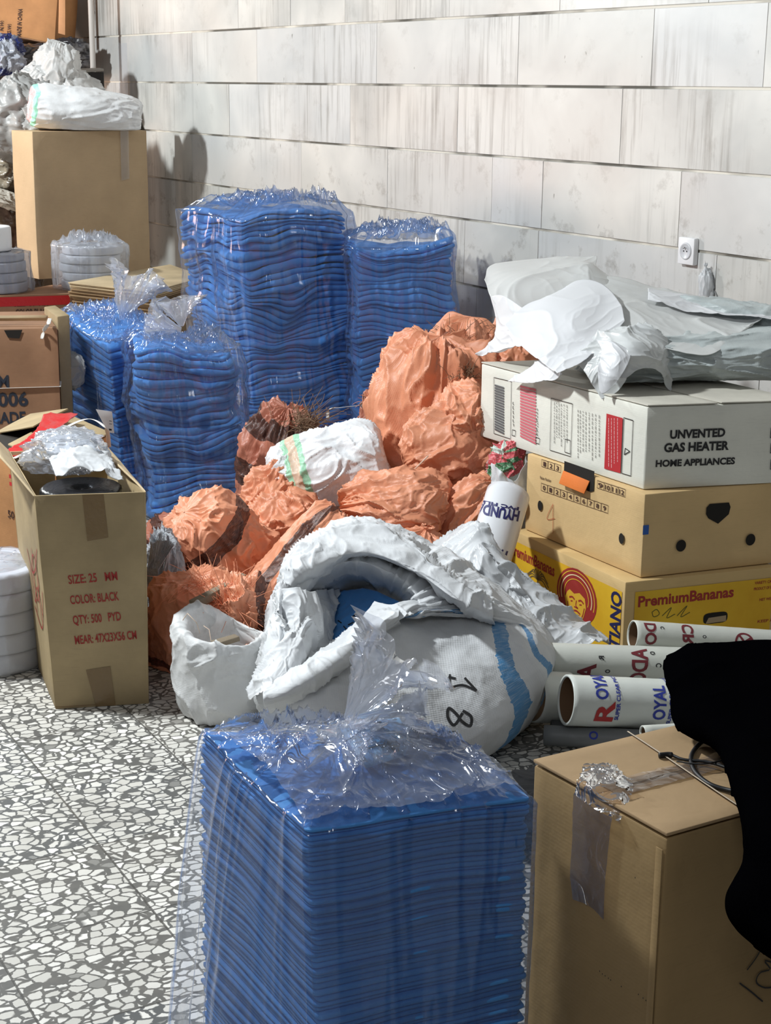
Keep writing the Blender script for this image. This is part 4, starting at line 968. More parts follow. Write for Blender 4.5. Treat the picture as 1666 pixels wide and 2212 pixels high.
# ================================================================== SACKS
ORG = srgb(232, 158, 122); BRK = srgb(66, 46, 42)
orange = M_weave('orange_weave', ORG, wv=150, dirt=.06, rough=.42, dirtc=srgb(150, 84, 60), trans=.12)
def orange_striped(name, ce, hw, c=ORG, axis='U'): return M_weave(name, c, [(ce, hw, BRK)] if not hasattr(ce, '__len__') else [(a, hw, BRK) for a in ce], axis, wv=150, dirt=.08, rough=.42, dirtc=srgb(150, 84, 60), trans=.1)
dusty = orange_striped('dusty_orange', (.28, .50), .055, srgb(190, 122, 100))
straw_m = M_plain('straw', srgb(132, 104, 82), .8); fray_m = M_plain('orange_fibre', srgb(228, 148, 112), .6); wood_m = M_plain('old_wood', srgb(128, 116, 98), .8, .4, 30); string_m = M_plain('string', srgb(214, 190, 170), .7)
def sk(label, px, py, Y, r, m, axis=(0, 0, 1), prof='tied', seed=0, floor=0.003, cat='sack', group='orange woven sacks in the heap', name='woven_sack', **kw):
    c = P(px, py, Y); t = thing(name, (c[0], c[1], max(0, c[2] - r[2])), label, cat, group)
    o = sack('sack_body', c, r, m, t, axis, prof, seed, floor=floor, **kw); return t, o
def bunch(pc, n, L, spread, d, seed, r=.0011, curl=.3):
    rng = random.Random(seed); out = []
    for _ in range(n):
        p = np.array(pc) + np.array([rng.gauss(0, spread), rng.gauss(0, spread), rng.gauss(0, spread * .5)])
        v = unit(np.array(d) + np.array([rng.gauss(0, .5), rng.gauss(0, .5), rng.gauss(0, .4)])); l = L * rng.uniform(.4, 1.2); bend = np.array([rng.gauss(0, curl), rng.gauss(0, curl), rng.gauss(0, curl) - .25])
        out.append([p + v * l * t + bend * l * t * t for t in (0, .25, .5, .75, 1)])
    return out
def vface(axis, spin, shift=0):
    a = unit(axis); e1 = unit(np.cross(a, (0.05, 1, .02) if abs(a[1]) < .9 else (1, 0, 0))); e2 = np.cross(a, e1); v = -unit(ray(635, 1220))
    return (((math.atan2(v @ e2, v @ e1) - spin) / (2 * math.pi)) + shift) % 1
# back of the heap
sk('tall orange sack leaning at the back, just left of the white sheets', 1078, 800, 5.75, (.085, .08, .24), orange, (.25, .1, 1), 'tied', 1, pleat=.2)
t, o = sk('orange sack torn open with brown straw, behind the heater carton', 1000, 830, 5.55, (.17, .15, .24), orange, (.1, 0, 1), 'round', 2, pleat=.12)
strands('straw', bunch(P(1000, 750, 5.5), 150, .10, .035, (-.2, -.1, .9), 3), .0014, straw_m, t)
t, o = sk('largest orange sack, wide and wrinkled, left of the heater carton', 918, 960, 5.12, (.195, .17, .36), orange, (.12, 0, 1), 'fat', 4, lump=.13, cr=.07, pleat=.12, nu=150, nv=260)
strands('straw', bunch(P(1010, 812, 5.0), 90, .05, .02, (0, -.3, .8), 5), .0012, straw_m, t)
strands('frayed_fibre', bunch(P(925, 795, 5.05), 40, .035, .012, (0, -.3, .8), 55), .001, straw_m, t)
t, o = sk('bulging orange sack tucked below the heater carton left corner', 982, 975, 4.86, (.145, .13, .165), orange, (.9, .1, .25), 'round', 6, lump=.1, cr=.07, pleat=.3, nu=150, nv=240, floor=None)
tube('tie_string', catrom([P(880, 1030, 4.72), P(900, 1010, 4.68), P(925, 985, 4.70)], 16), .0022, string_m, t)
t, o = sk('orange sack hanging folds directly under the heater carton edge', 1010, 905, 4.88, (.11, .12, .085), orange, (.9, .1, .3), 'round', 7, lump=.1, cr=.09, pleat=.25, floor=None)
t, o = sk('rounded orange sack lying before the white striped sack, wrinkled to the right', 858, 1092, 4.62, (.105, .14, .165), orange, (-1, .1, -.12), 'round', 8, lump=.08, cr=.08, pleat=.25, nu=150, nv=240, floor=None, spin=1)
sk('orange sack in the low right of the heap beside the tilted roll', 1015, 1110, 4.62, (.09, .10, .12), orange, (.6, 0, .7), 'round', 9, cr=.09, pleat=.2, floor=None)
sk('small orange sack corner showing above the open white sack', 908, 1185, 4.42, (.075, .07, .06), orange, (.3, 0, 1), 'tied', 10, cr=.1, pleat=.2, floor=None)
t, o = sk('small dusty orange tuft beside the bale touching the wall', 806, 900, 5.45, (.045, .05, .10), dusty, (.1, 0, 1), 'tied', 12, cr=.12, pleat=.3, floor=None)
strands('frayed_fibre', bunch(P(797, 865, 5.4), 60, .04, .01, (-.2, 0, 1), 13), .001, fray_m, t)
# dusty striped one
t, o = sk('dusty orange sack with dark stripes and straw on top, beside the round cornered bale', 600, 1035, 5.15, (.135, .13, .25), dusty, (.15, -.1, 1), 'round', 14, lump=.12, cr=.10, pleat=.15, nu=140, nv=220)
strands('straw', bunch(P(655, 915, 5.05), 160, .09, .03, (.6, 0, .5), 15), .0013, straw_m, t)
sk('bright orange sack folds under the left end of the white striped sack', 590, 1090, 4.78, (.10, .09, .13), orange, (.5, 0, 1), 'round', 16, cr=.12, pleat=.25, floor=None)
sk('dim orange sack low between the blue bale and the open carton', 372, 1190, 4.95, (.10, .10, .12), dusty, (.2, 0, 1), 'round', 17, cr=.08)
sk('orange sack filling the gap behind the two striped orange sacks', 630, 1150, 4.66, (.13, .12, .12), orange, (.7, .0, .4), 'round', 18, cr=.12, pleat=.2, floor=None)
# white sack with green stripe
ws = M_weave('white_weave_green', (.78, .79, .81), [(.345, .016, srgb(150, 205, 170)), (.385, .026, srgb(214, 186, 160)), (.425, .016, srgb(150, 205, 170))], 'U', wv=140, dirt=.14, rough=.4)
t, o = sk('white woven sack with a green and tan stripe on top of the orange sacks', 712, 1022, 4.86, (.135, .15, .185), ws, (-1, -.05, -.30), 'fat', 19, lump=.09, cr=.05, pleat=.10, floor=None, group=None, nu=150, nv=240)
sack('bunched_mouth', P(612, 1050, 4.80), (.055, .05, .105), ws, t, (-.45, 0, -1), 'round', 20, .15, .16, .3, spin=1)
t, o = sk('orange sack with a broad dark stripe, left end of the heap', 480, 1185, 4.45, (.125, .125, .165), orange_striped('orange_stripe_b', .64, .045), (.52, .25, -.62), 'fat', 21, lump=.10, cr=.09, pleat=.2, nu=150, nv=240, floor=.003)
t, o = sk('long orange sack with a dark stripe running down beside the white sack mouth', 640, 1225, 4.32, (.085, .09, .20), orange_striped('orange_stripe_c', vface((.62, .3, .72), 1.1, -.07), .05, axis='V'), (.62, .3, .72), 'fat', 22, lump=.06, cr=.05, pleat=.1, nu=150, nv=240, floor=None, spin=1.1)
# bottom orange sack with debris and fringe
t, o = sk('lowest orange sack on the floor with frayed fringe and wood scraps on it', 425, 1375, 4.06, (.125, .12, .175), orange_striped('orange_stripe_d', .62, .03), (-.05, .0, 1), 'fat', 24, lump=.10, cr=.07, pleat=.1, nu=150, nv=240)
TD = t
strands('frayed_fibre', bunch(P(500, 1310, 3.86), 260, .06, .022, (.1, -.5, .5), 25, curl=.8), .0012, fray_m, t)
strands('frayed_fibre', bunch(P(440, 1262, 3.95), 60, .07, .02, (-.6, -.1, .3), 26, curl=.5), .001, fray_m, t)
t2, o = sk('crumpled orange cloth in front of the frayed fringe above the small white sack', 520, 1345, 3.88, (.12, .09, .09), orange_striped('orange_stripe_e', .3, .05), (1, 0, .1), 'round', 27, lump=.15, cr=.16, pleat=.25, floor=None)
def stick(name, a, b, w, h, label, m=None):
    a = np.array(a); b = np.array(b); d = unit(b - a); s = unit(np.cross(d, (0, 0, 1))); u = np.cross(s, d)
    o = hexbox(name, [a - s * w - u * h, a + s * w - u * h, b + s * w * .9 - u * h, b - s * w * .9 - u * h], [a - s * w * .8 + u * h, a + s * w * .8 + u * h, b + s * w * .7 + u * h, b - s * w * .7 + u * h], m or wood_m, None, .003, 5, .004, hash(label) % 9)
    return tag(o, label, 'wood scrap')
stick('wood_offcut', P(416, 1306, 3.80), P(530, 1246, 3.92), .016, .010, 'grey wood offcut lying across the lowest orange sack')
# grey yarn bundle
yarn = M_plain('grey_yarn', srgb(172, 176, 182), .85, .6, 80)
t = thing('yarn_bundle', P(350, 1400, 4.25), 'grey white yarn bundle squeezed between the open carton and the orange sacks', 'yarn')
sack('bundle', P(352, 1275, 4.28), (.06, .06, .17), yarn, t, (.05, 0, 1), 'round', 30, .12, .16, .2, floor=.003, stretch=(1, 1, .4))
strands('yarn_strands', [[P(338 + i * .5 + 14 * math.sin(i * 2.1), 1175 + 8 * math.cos(i), 4.16), P(330 + 12 * math.sin(i), 1230, 4.14), P(332 + 10 * math.sin(i * 1.7), 1300, 4.14), P(338 + 8 * math.sin(i * 3), 1380, 4.16)] for i in range(60)], .0022, yarn, t)
# small open white sack
def open_sack(label, cx, cy, rings, m, seed, amp=.012, f=9, nu=150, nv=220, group=None, name='open_sack', cat='sack'):
    """rings: (dx, dy, rx, ry, z, rim wave, tilt) from floor to rim and back inside"""
    th = np.linspace(0, 2 * math.pi, 24, endpoint=False); C = []
    for (dx, dy, rx, ry, z, w, tl) in rings:
        C.append([[cx + dx + rx * math.cos(a), cy + dy + ry * math.sin(a), z + w * math.sin(2 * a + seed) + w * .7 * math.sin(3 * a + 2 * seed) + tl * math.cos(a) + (.010 * math.sin(a) + .03 * max(0, math.cos(a - 2.9)) ** 3 if z > .19 else .0)] for a in th])
    G = dense(np.array(C), nu, nv, False, True); nn = normals(G, True); q = G * f + seed * 4.4
    if np.sum(nn[40:70] * (G[40:70] - np.array([cx, cy, .1]))) < 0: nn = -nn
    G = G + nn * (amp * crease(q, 4, .9) + amp * 1.2 * fbm(G * f * .4 + seed, 2))[..., None]; G[..., 2] = np.maximum(G[..., 2], .003)
    t = thing(name, (cx, cy, 0), label, cat, group); o = grid('sack_body', G, m, t, wrap=True, solid=.0012); return t, o, G
small_w = M_weave('small_white_weave', (.70, .71, .71), wv=130, dirt=.22, rough=.5)
c = P(484, 1590, 3.68)
t, o, G = open_sack('small open white sack holding grey wood scraps, on the floor beside the big white sack', c[0], c[1],
    [(0, 0, .02, .02, .002, 0, 0), (0, 0, .09, .08, .003, 0, 0), (0, 0, .112, .10, .05, 0, 0), (-.002, 0, .116, .10, .13, 0, 0), (-.004, 0, .112, .098, .17, .002, -.008), (-.004, 0, .110, .095, .205, .008, -.010), (-.002, 0, .102, .088, .214, .008, -.010), (0, 0, .092, .078, .198, .006, -.008), (0, 0, .085, .07, .14, 0, 0), (0, 0, .05, .04, .12, 0, 0), (0, 0, .01, .01, .12, 0, 0)], small_w, 4, .006, 8)
strands('loose_thread', [[P(395, 1340, 3.58), P(405, 1325, 3.56), P(425, 1345, 3.54), P(432, 1368, 3.55)], [P(440, 1352, 3.6), P(452, 1360, 3.56), P(456, 1385, 3.55)]], .0013, string_m, t)
stick('wood_offcut', P(462, 1392, 3.62), P(512, 1376, 3.66), .017, .006, 'flat grey wood offcut in the mouth of the small white sack')
stick('wood_offcut', P(476, 1416, 3.59), P(512, 1408, 3.62), .010, .008, 'short grey wood chip low in the mouth of the small white sack')
t, o = sk('orange sack showing in the gap between the small and the big white sack', 552, 1500, 3.72, (.05, .05, .13), orange, (0, 0, 1), 'round', 33, cr=.14, pleat=.2)

# ------------------------------------------------------------------ the big open sack marked 180
def big_sack():
    base = [(640, 1620), (610, 1500), (650, 1370), (780, 1300), (950, 1310), (1080, 1350), (1130, 1430), (1110, 1560), (1020, 1640), (900, 1680), (760, 1680)]
    mid = [(574, 1540), (566, 1430), (600, 1290), (750, 1195), (960, 1225), (1100, 1285), (1186, 1380), (1190, 1455), (1080, 1575), (900, 1640), (720, 1610)]
    top = [(574, 1490), (585, 1360), (612, 1240), (770, 1128), (940, 1180), (1050, 1262), (1130, 1330), (1130, 1352), (1020, 1326), (862, 1322), (700, 1420)]
    rim = [(640, 1470), (612, 1360), (650, 1270), (760, 1215), (860, 1248), (900, 1290), (905, 1318), (893, 1326), (868, 1332), (825, 1345), (715, 1440)]
    ins = [(690, 1440), (655, 1370), (690, 1305), (765, 1270), (840, 1290), (870, 1312), (880, 1325), (875, 1335), (850, 1345), (800, 1365), (720, 1420)]
    zb = [.003] * 11; zm = [.17, .19, .20, .20, .18, .16, .14, .13, .12, .12, .15]
    zt = [.27, .31, .37, .42, .37, .31, .26, .25, .29, .33, .31]; zr = [.285, .33, .38, .40, .375, .35, .335, .333, .335, .34, .315]; zi = [.22, .24, .27, .28, .28, .28, .28, .28, .28, .25, .22]
    C = []
    cb = PF(880, 1480, 0); C.append([cb + (PF(x, y, .002) - cb) * .05 for x, y in base])
    C.append([PF(x, y, z) for (x, y), z in zip(base, zb)]); C.append([PF(x, y, z) for (x, y), z in zip(mid, zm)])
    m2 = [PF((a[0] + b[0]) / 2, (a[1] + b[1]) / 2, (z1 + z2) / 2 + .02) for a, b, z1, z2 in zip(mid, top, zm, zt)]; C.append(m2)
    C.append([PF(x, y, z) for (x, y), z in zip(top, zt)]); r_ = [PF(x, y, z) for (x, y), z in zip(rim, zr)]
    C.append([(p + q) / 2 + np.array([0, 0, .012]) for p, q in zip(C[-1], r_)]); C.append(r_)
    C.append([PF(x, y, z) for (x, y), z in zip(ins, zi)]); ci = PF(790, 1380, .17); C.append([ci + (p - ci) * .4 * np.array([1, 1, .3]) for p in C[-1]]); C.append([ci + (p - ci) * .02 for p in C[-1]])
    C = np.array(C); nu, nv = 240, 320
    G = dense(C, nu, nv, False, True); nn = normals(G, True)
    if np.sum(nn[30:110] * (G[30:110] - PF(880, 1450, .15))) < 0: nn = -nn
    k = np.linspace(0, 1, nu)[:, None]
    rimw = np.exp(-((k - .58) / .14) ** 2)            # more gathered near the mouth
    v = np.linspace(0, 2 * math.pi, nv, endpoint=False)[None]
    right = np.exp(-((v / (2 * math.pi) - .70) / .13) ** 2)          # the taut printed side
    q = G * 8; d = .007 * crease(q * .8, 3, .7) * (1 - .7 * right) + .010 * fbm(G * 3.2 + 3, 2)
    qp = np.stack([np.cos(v) * 4.5 + 0 * k, np.sin(v) * 4.5 + 0 * k, k * 2.2 + 0 * v], -1)
    d = d + .010 * rimw * crease(qp, 3, .6) * (1 - .5 * right)
    q2 = G * 24; d = d + .0012 * crease(q2, 2, .5)
    G = G + nn * d[..., None]; G[..., 2] = np.maximum(G[..., 2], .003)
    m = M_weave('white_sack_blue', (.72, .74, .76), [(.700, .0105, srgb(74, 138, 188)), (.648, .0075, srgb(74, 138, 188))], 'V', wv=220, dirt=.10, rough=.62, trans=.12, dirtc=srgb(150, 148, 140))
    t = thing('open_sack', PF(880, 1480, 0), 'big gaping white woven sack with blue stripes, black marker 180 and blue cloth inside', 'sack')
    o = grid('sack_body', G, m, t, wrap=True, solid=.0014)
    # blue cloth inside: a thing resting in the mouth
    Cc = [[PF(700, 1410, .22), PF(760, 1410, .22), PF(840, 1380, .23)], [PF(712, 1345, .245), PF(780, 1335, .27), PF(870, 1335, .27)], [PF(735, 1280, .28), PF(800, 1272, .30), PF(900, 1318, .29)]]
    b = patch('blue_cloth_piece', Cc, BLUE, None, 50, 50, .004, 9, 3, .004); tag(b, 'blue cloth with dark handwriting lying inside the big white sack mouth', 'cloth')
    return t, o, b
TS, OS, BCL = big_sack()
def decal_map(o, lift_=.0016):
    from mathutils.bvhtree import BVHTree
    bpy.context.view_layer.update(); dg = bpy.context.evaluated_depsgraph_get(); bv = BVHTree.FromObject(o, dg); mw = o.matrix_world.copy()
    def f(x, y):
        d = Vector(ray(x, y)); d.normalize(); h = bv.ray_cast(mw.inverted() @ Vector((0, 0, CAMH)), d, 30)
        if h[0] is None: return None
        p = mw @ h[0]; return np.array(p - d * lift_)
    return f
def marks():
    f = decal_map(OS); ik = Ink((0, 0, 0), (1, 0, 0), (0, 1, 0), mapf=f)
    # 1
    ik.stroke([(969, 1462), (985, 1466)], 5, 8); ik.stroke([(972, 1456), (972, 1490)], 4, 12); ik.stroke([(972, 1486), (1000, 1480), (1030, 1492)], 5, 18); ik.stroke([(1030, 1492), (1004, 1464)], 5, 14)
    ik.out('marker_one', INK, OS); ik = Ink((0, 0, 0), (1, 0, 0), (0, 1, 0), mapf=f)
    ik.stroke([(1000, 1535), (1018, 1548), (1016, 1568), (998, 1558), (986, 1542), (970, 1530), (968, 1550), (982, 1566), (1000, 1540)], 6.5, 60); ik.out('marker_eight', INK, OS)
    ik = Ink((0, 0, 0), (1, 0, 0), (0, 1, 0), mapf=f)
    ik.stroke([(985, 1582), (992, 1600), (978, 1616), (966, 1604), (968, 1584), (985, 1582)], 6, 40); ik.out('marker_zero', INK, OS)
    g = decal_map(BCL); ik = Ink((0, 0, 0), (1, 0, 0), (0, 1, 0), mapf=g)
    for s in ([(742, 1352), (752, 1366), (744, 1376)], [(752, 1350), (764, 1344)], [(736, 1380), (746, 1386), (752, 1378)], [(762, 1330), (772, 1336)], [(730, 1340), (738, 1346)], [(770, 1322), (764, 1332)]): ik.stroke(s, 2.6, 10)
    ik.out('handwriting', INK, BCL)
    # brown seam thread along the collar
    pts = [f(x, y) for x, y in ((676, 1295), (668, 1320), (640, 1348), (622, 1372), (620, 1410), (612, 1450))]; tube('seam_thread', catrom(pts, 40), .0018, M_plain('thread_brown', srgb(90, 62, 50), .8), OS)
marks()
# collar roll: the turned-down upper edge of the sack at the back, and the broad front lip
def folds():
    m = bpy.data.materials['white_sack_blue']
    plainw = M_weave('white_sack_plain', (.75, .77, .79), wv=200, dirt=.06, rough=.6, trans=.15, dirtc=srgb(160, 158, 150))
    # back collar band
    Cc = []
    for (x, y, z, w) in ((600, 1330, .37, 30), (618, 1240, .41, 45), (680, 1178, .445, 55), (780, 1145, .46, 60), (890, 1190, .43, 55), (980, 1260, .385, 45), (1060, 1310, .33, 30)):
        p0 = PF(x, y, z); Cc.append([PF(x, y - w * .3, z - .05) + np.array([0, .03, 0]), PF(x, y - w * .2, z), p0 + np.array([0, 0, .012]), PF(x + 5, y + w * .75, z - .015), PF(x + 12, y + w * 1.1, z - .055), PF(x + 8, y + w * .85, z - .07)])
    o = patch('rolled_collar', Cc, plainw, TS, 240, 90, .0085, 10, 6, .0012, stretch=(1, 1, 1), lowamp=.008)
    # front lip band
    Cc = []
    for (x, y, z, w) in ((568, 1500, .285, 36), (640, 1470, .305, 40), (730, 1415, .325, 40), (800, 1355, .345, 38), (862, 1328, .352, 24)):
        Cc.append([PF(x - 4, y - w * .75, z - .05), PF(x, y - w * .7, z), PF(x, y - w * .1, z + .014), PF(x + 2, y + w * .6, z - .006), PF(x + 6, y + w * .9, z - .05)])
    patch('rolled_lip', Cc, plainw, TS, 180, 80, .005, 10, 8, .0012, lowamp=.005)
    # gathered cloth left of the opening
    Cc = []
    for (x, y, z) in ((645, 1275, .40), (655, 1320, .37), (650, 1370, .34), (625, 1430, .31), (600, 1500, .28)):
        Cc.append([PF(x - 65, y + 10, z - .06), PF(x - 40, y, z), PF(x, y - 4, z + .012), PF(x + 28, y + 4, z - .01), PF(x + 40, y + 10, z - .05)])
    patch('gathered_side', Cc, plainw, TS, 160, 100, .008, 10, 12, .0012, stretch=(2.2, 1, .6))
    for Cc in ([[PF(806, 1296, .345), PF(850, 1308, .350), PF(895, 1325, .345)], [PF(780, 1330, .31), PF(822, 1345, .345), PF(868, 1338, .350)], [PF(748, 1372, .28), PF(790, 1375, .31), PF(835, 1360, .33)], [PF(728, 1405, .25), PF(765, 1405, .28), PF(800, 1385, .30)]],
               [[PF(640, 1288, .36), PF(690, 1275, .33), PF(735, 1272, .29)], [PF(640, 1340, .345), PF(690, 1335, .31), PF(726, 1330, .27)], [PF(640, 1390, .32), PF(690, 1390, .28), PF(722, 1390, .24)], [PF(650, 1440, .30), PF(700, 1435, .27), PF(740, 1425, .24)]]):
        patch('inner_fold', Cc, plainw, TS, 110, 90, .006, 11, 19, .0012, lowamp=.006)
    # film bag lying behind, running down to the tubes
    mb = M_sheet('film_sack_white', (.76, .78, .80), .35, .35, 14)
    t = thing('plastic_sack', P(1100, 1330, 3.95), 'thin white plastic sack behind the sack marked 180, trailing down to the printed tubes', 'plastic sack')
    U = [(925, 1200, 4.22), (975, 1152, 4.22), (1018, 1128, 4.15), (1052, 1150, 4.05), (1130, 1242, 3.98), (1210, 1305, 3.95), (1265, 1355, 3.9), (1312, 1382, 3.86)]
    Mq = [(940, 1232, 4.05), (1000, 1185, 4.02), (1045, 1190, 3.96), (1080, 1235, 3.93), (1135, 1295, 3.88), (1200, 1345, 3.84), (1255, 1375, 3.82), (1300, 1388, 3.82)]
    Lw = [(930, 1300, 3.98), (1000, 1290, 3.92), (1050, 1300, 3.88), (1100, 1330, 3.84), (1150, 1365, 3.80), (1195, 1390, 3.78), (1240, 1396, 3.78), (1290, 1394, 3.79)]
    back = [(x, y + 15, Y + .12) for x, y, Y in U]
    Cc = [[P(*a), P(*b), P(*c_), P(*d)] for a, b, c_, d in zip(back, U, Mq, Lw)]
    patch('sack_sheet', Cc, mb, t, 220, 130, .011, 9, 15, .001, lowamp=.012)
    Cc = [[P(1030, 1175, 3.98), P(1060, 1200, 3.95)], [P(1060, 1215, 3.95), P(1100, 1235, 3.93)], [P(1085, 1275, 3.92), P(1150, 1300, 3.88)], [P(1105, 1310, 3.88), P(1190, 1350, 3.83)]]
    patch('sack_flap', Cc, mb, t, 70, 50, .01, 12, 17, .001)
folds()

tag(tube('white_strap', catrom([P(708, 905, 5.62), P(712, 884, 5.62), P(740, 880, 5.64), P(790, 874, 5.60), P(800, 868, 5.56)], 30), 0, STRAP, None, 8, flat=(.006, .001)), 'white plastic strap lying before the foot of the tallest bale', 'strap')
# ================================================================== RIGHT-HAND STACK
def right_stack():
    # banana carton
    Z1, Z2, Z3 = .232, .465, .690
    K = PF(1352, 1258, Z1); L_ = PF(1103, 1142, Z1); R_ = PF(1680, 1224, Z1)
    yel = N('banana_print'); v = yel.coord(); nz = yel.noise(v, 7, 4); yel.set(Base_Color=yel.mix(yel.ramp(nz, [(.3, 0), (.75, 1)]), srgb(206, 158, 34), srgb(226, 186, 52)), Roughness=.55, Specular_IOR_Level=.3)
    cream = M_plain('ink_cream', srgb(226, 206, 160), .7); gold = M_plain('ink_gold', srgb(214, 168, 50), .7); INKM = M_plain('ink_maroon', srgb(150, 44, 40), .65)
    t, c = simple_carton('banana_carton', 'bottom carton of the right stack, yellow print with a red capped head', K, L_, R_, .001, Z1, M_card('card_banana', srgb(206, 176, 124), .06), 31, cat='cardboard box')
    wl = np.linalg.norm((L_ - K)[:2]); wr = np.linalg.norm((R_ - K)[:2])
    il = face_ink([L_[0], L_[1], 0], [K[0], K[1], 0]); ir = face_ink([K[0], K[1], 0], [R_[0], R_[1], 0])
    for ik, w, x0 in ((il, wl, .004), (ir, wr, .03)):
        p = Ink(ik.O, ik.ux, ik.uy, .0016); p.n = ik.n; p.rect(x0, .008, w - .012, Z1 - .030); p.out('yellow_print', yel.m, t)
    def on(ik, l): q = Ink(ik.O, ik.ux, ik.uy, l); q.n = ik.n; return q
    q = on(il, .0022); q.text('PremiumBananas', .012, .158, .235, .034, rot=-.02, bold=.03); 
    q.out('lettering', INKM, t)
    q = on(ir, .0022); x, y = hit(ir, 1378, 1306); x2, _ = hit(ir, 1584, 1290); q.text('PremiumBananas', x, y - .006, x2 - x, .030, rot=.0, bold=.03); q.out('lettering', INKM, t)
    q = on(ir, .0022)
    for s, px, py, w, h in (('VARIETY: CAVENDISH', 1630, 1262, .09, .008), ('PRODUCT OF ECUADOR', 1628, 1275, .09, .008), ('NET WEIGHT', 1640, 1298, .06, .008), ('KEEP AT', 1636, 1345, .06, .008)): x, y = hit(ir, px, py); q.text(s, x, y, w, h, bold=.02)
    q.out('lettering', INKM, t)
    q = on(ir, .0022)
    for s in ([(1408, 1322), (1418, 1316), (1424, 1326), (1412, 1332), (1408, 1322)], [(1430, 1330), (1450, 1312), (1440, 1334), (1458, 1326)], [(1462, 1330), (1484, 1308), (1470, 1332), (1490, 1322)]): q.stroke([hit(ir, *a) for a in s], .0022, 16)
    q.out('handwriting', M_plain('ink_green', srgb(84, 84, 40), .7), t)
    q = on(ir, .0024); x, y = hit(ir, 1545, 1334)
    hx, hy = .038, .016; q.poly([(x + hx * math.copysign(abs(math.cos(a)) ** .45, math.cos(a)), y + hy * math.copysign(abs(math.sin(a)) ** .6, math.sin(a))) for a in np.linspace(0, 6.2832, 28)[:-1]]); q.out('hand_hole', M_plain('hole_dark', (.012, .01, .008), .9), t)
    q = on(ir, .0028); q.poly([(x - .030, y - .014), (x + .034, y - .013), (x + .033, y + .004), (x - .022, y + .002)]); q.out('liner_paper', M_plain('liner', srgb(160, 140, 112), .8), t)
    # side: STIANO vertical, palm sketch, head with cap
    q = on(il, .0022); V, Fc = text2d('STIANO', .035); V = V.copy(); V[:, 0] -= V[:, 0].max(); s_ = .046 / .72; xs = wl - .030
    V = np.stack([xs - .0 + (-V[:, 1]) * s_ + .022, V[:, 0] * s_ * .80 + .196], 1); V[:, 0] -= .022
    q.add(V + np.array([.016, 0]), Fc); q.out('lettering', INKN, t)
    hx_, hy_ = .2, .090; cx_, cy_ = hit(il, 1247, 1293)
    head = on(il, .0024)
    head.disc(cx_, cy_ + .006, .100, .080); head.out('printed_cap', INKM, t)
    for ra, rb, rin, l, m_ in ((.091, .073, .96, .0030, gold), (.078, .062, .95, .0032, cream), (.062, .050, .95, .0032, gold)):
        h2 = on(il, l); h2.ring(cx_, cy_ + .006, ra, rb, rin, -.3, 3.5); h2.out('cap_band', m_, t)
    h3 = on(il, .0030); h3.poly([(cx_ - 0.0456, cy_ + 0.0092), (cx_ - 0.0342, cy_ + 0.0184), (cx_ - 0.0114, cy_ + 0.0115), (cx_ + 0.0152, cy_ + 0.0207), (cx_ + 0.0418, cy_ + 0.0115), (cx_ + 0.0494, cy_ - 0.0138), (cx_ + 0.0380, cy_ - 0.0460), (cx_ + 0.0152, cy_ - 0.0713), (cx_ - 0.0190, cy_ - 0.0667), (cx_ - 0.0456, cy_ - 0.0391), (cx_ - 0.0570, cy_ - 0.0115)]); h3.out('printed_face', gold, t)
    h4 = on(il, .0034)
    for s, w_ in (([(-.018, -.004), (-.010, .000), (-.004, -.004)], .004), ([(.006, -.003), (.013, .001), (.020, -.004)], .004), ([(.001, -.004), (.000, -.018), (.006, -.022), (-.004, -.022)], .003), ([(-.008, -.034), (.002, -.030), (.012, -.034)], .004), ([(-.006, -.040), (.003, -.043), (.010, -.039)], .003), ([(-.022, -.016), (-.018, -.040), (-.008, -.055)], .003), ([(.022, -.014), (.018, -.036), (.010, -.052)], .003), ([(-.014, -.012), (-.009, -.010)], .003), ([(.009, -.011), (.015, -.009)], .003)):
        h4.stroke([(cx_ + a * 1.9, cy_ + b * 1.15) for a, b in s], w_ * 1.3, 10)
    h4.out('face_lines', INKM, t)
    pm = on(il, .0024); bx, by = hit(il, 1163, 1252); ms = M_plain('ink_sketch', srgb(112, 90, 50), .8)
    for a in np.linspace(-.4, 3.5, 11): pm.stroke([(bx, by), (bx + .030 * math.cos(a), by + .020 * math.sin(a) + .010), (bx + .060 * math.cos(a), by + .026 * math.sin(a) - .008)], .0040, 10)
    for k in (-1, 0, 1): pm.stroke([(bx, by), (bx + .002 + k * .008, by - .03), (bx + .004 + k * .014, by - .055)], .002, 8)
    pm.out('printed_palm', ms, t)
    sm = on(il, .0024); x, y = hit(il, 1108, 1215)
    for r in range(3): sm.rect(x, y - r * .006, x + .022 - r * .006, y - r * .006 + .0022)
    sm.out('small_print', INKM, t)
    hd = on(il, .0026); x, y = hit(il, 1262, 1372); hd.disc(x, y, .012, .012); hd.out('round_hole', bpy.data.materials['hole_dark'], t)
    # tan carton
    K2 = PF(1384, 1247, Z1 + .004); L2 = PF(1134, 1142, Z1 + .004); R2 = PF(1700, 1212, Z1 + .004)
    t, c = simple_carton('banana_carton', 'middle carton of the right stack, plain tan with dark round holes and a number grid', K2, L2, R2, Z1 + .002, Z2, M_card('card_tan2', srgb(206, 176, 128), .06), 32, cat='cardboard box')
    zb = Z1 + .002; il = face_ink([L2[0], L2[1], zb], [K2[0], K2[1], zb]); ir = face_ink([K2[0], K2[1], zb], [R2[0], R2[1], zb]); hole = bpy.data.materials['hole_dark']
    def onh(ik, l): q = Ink(ik.O, ik.ux, ik.uy, l); q.n = ik.n; return q
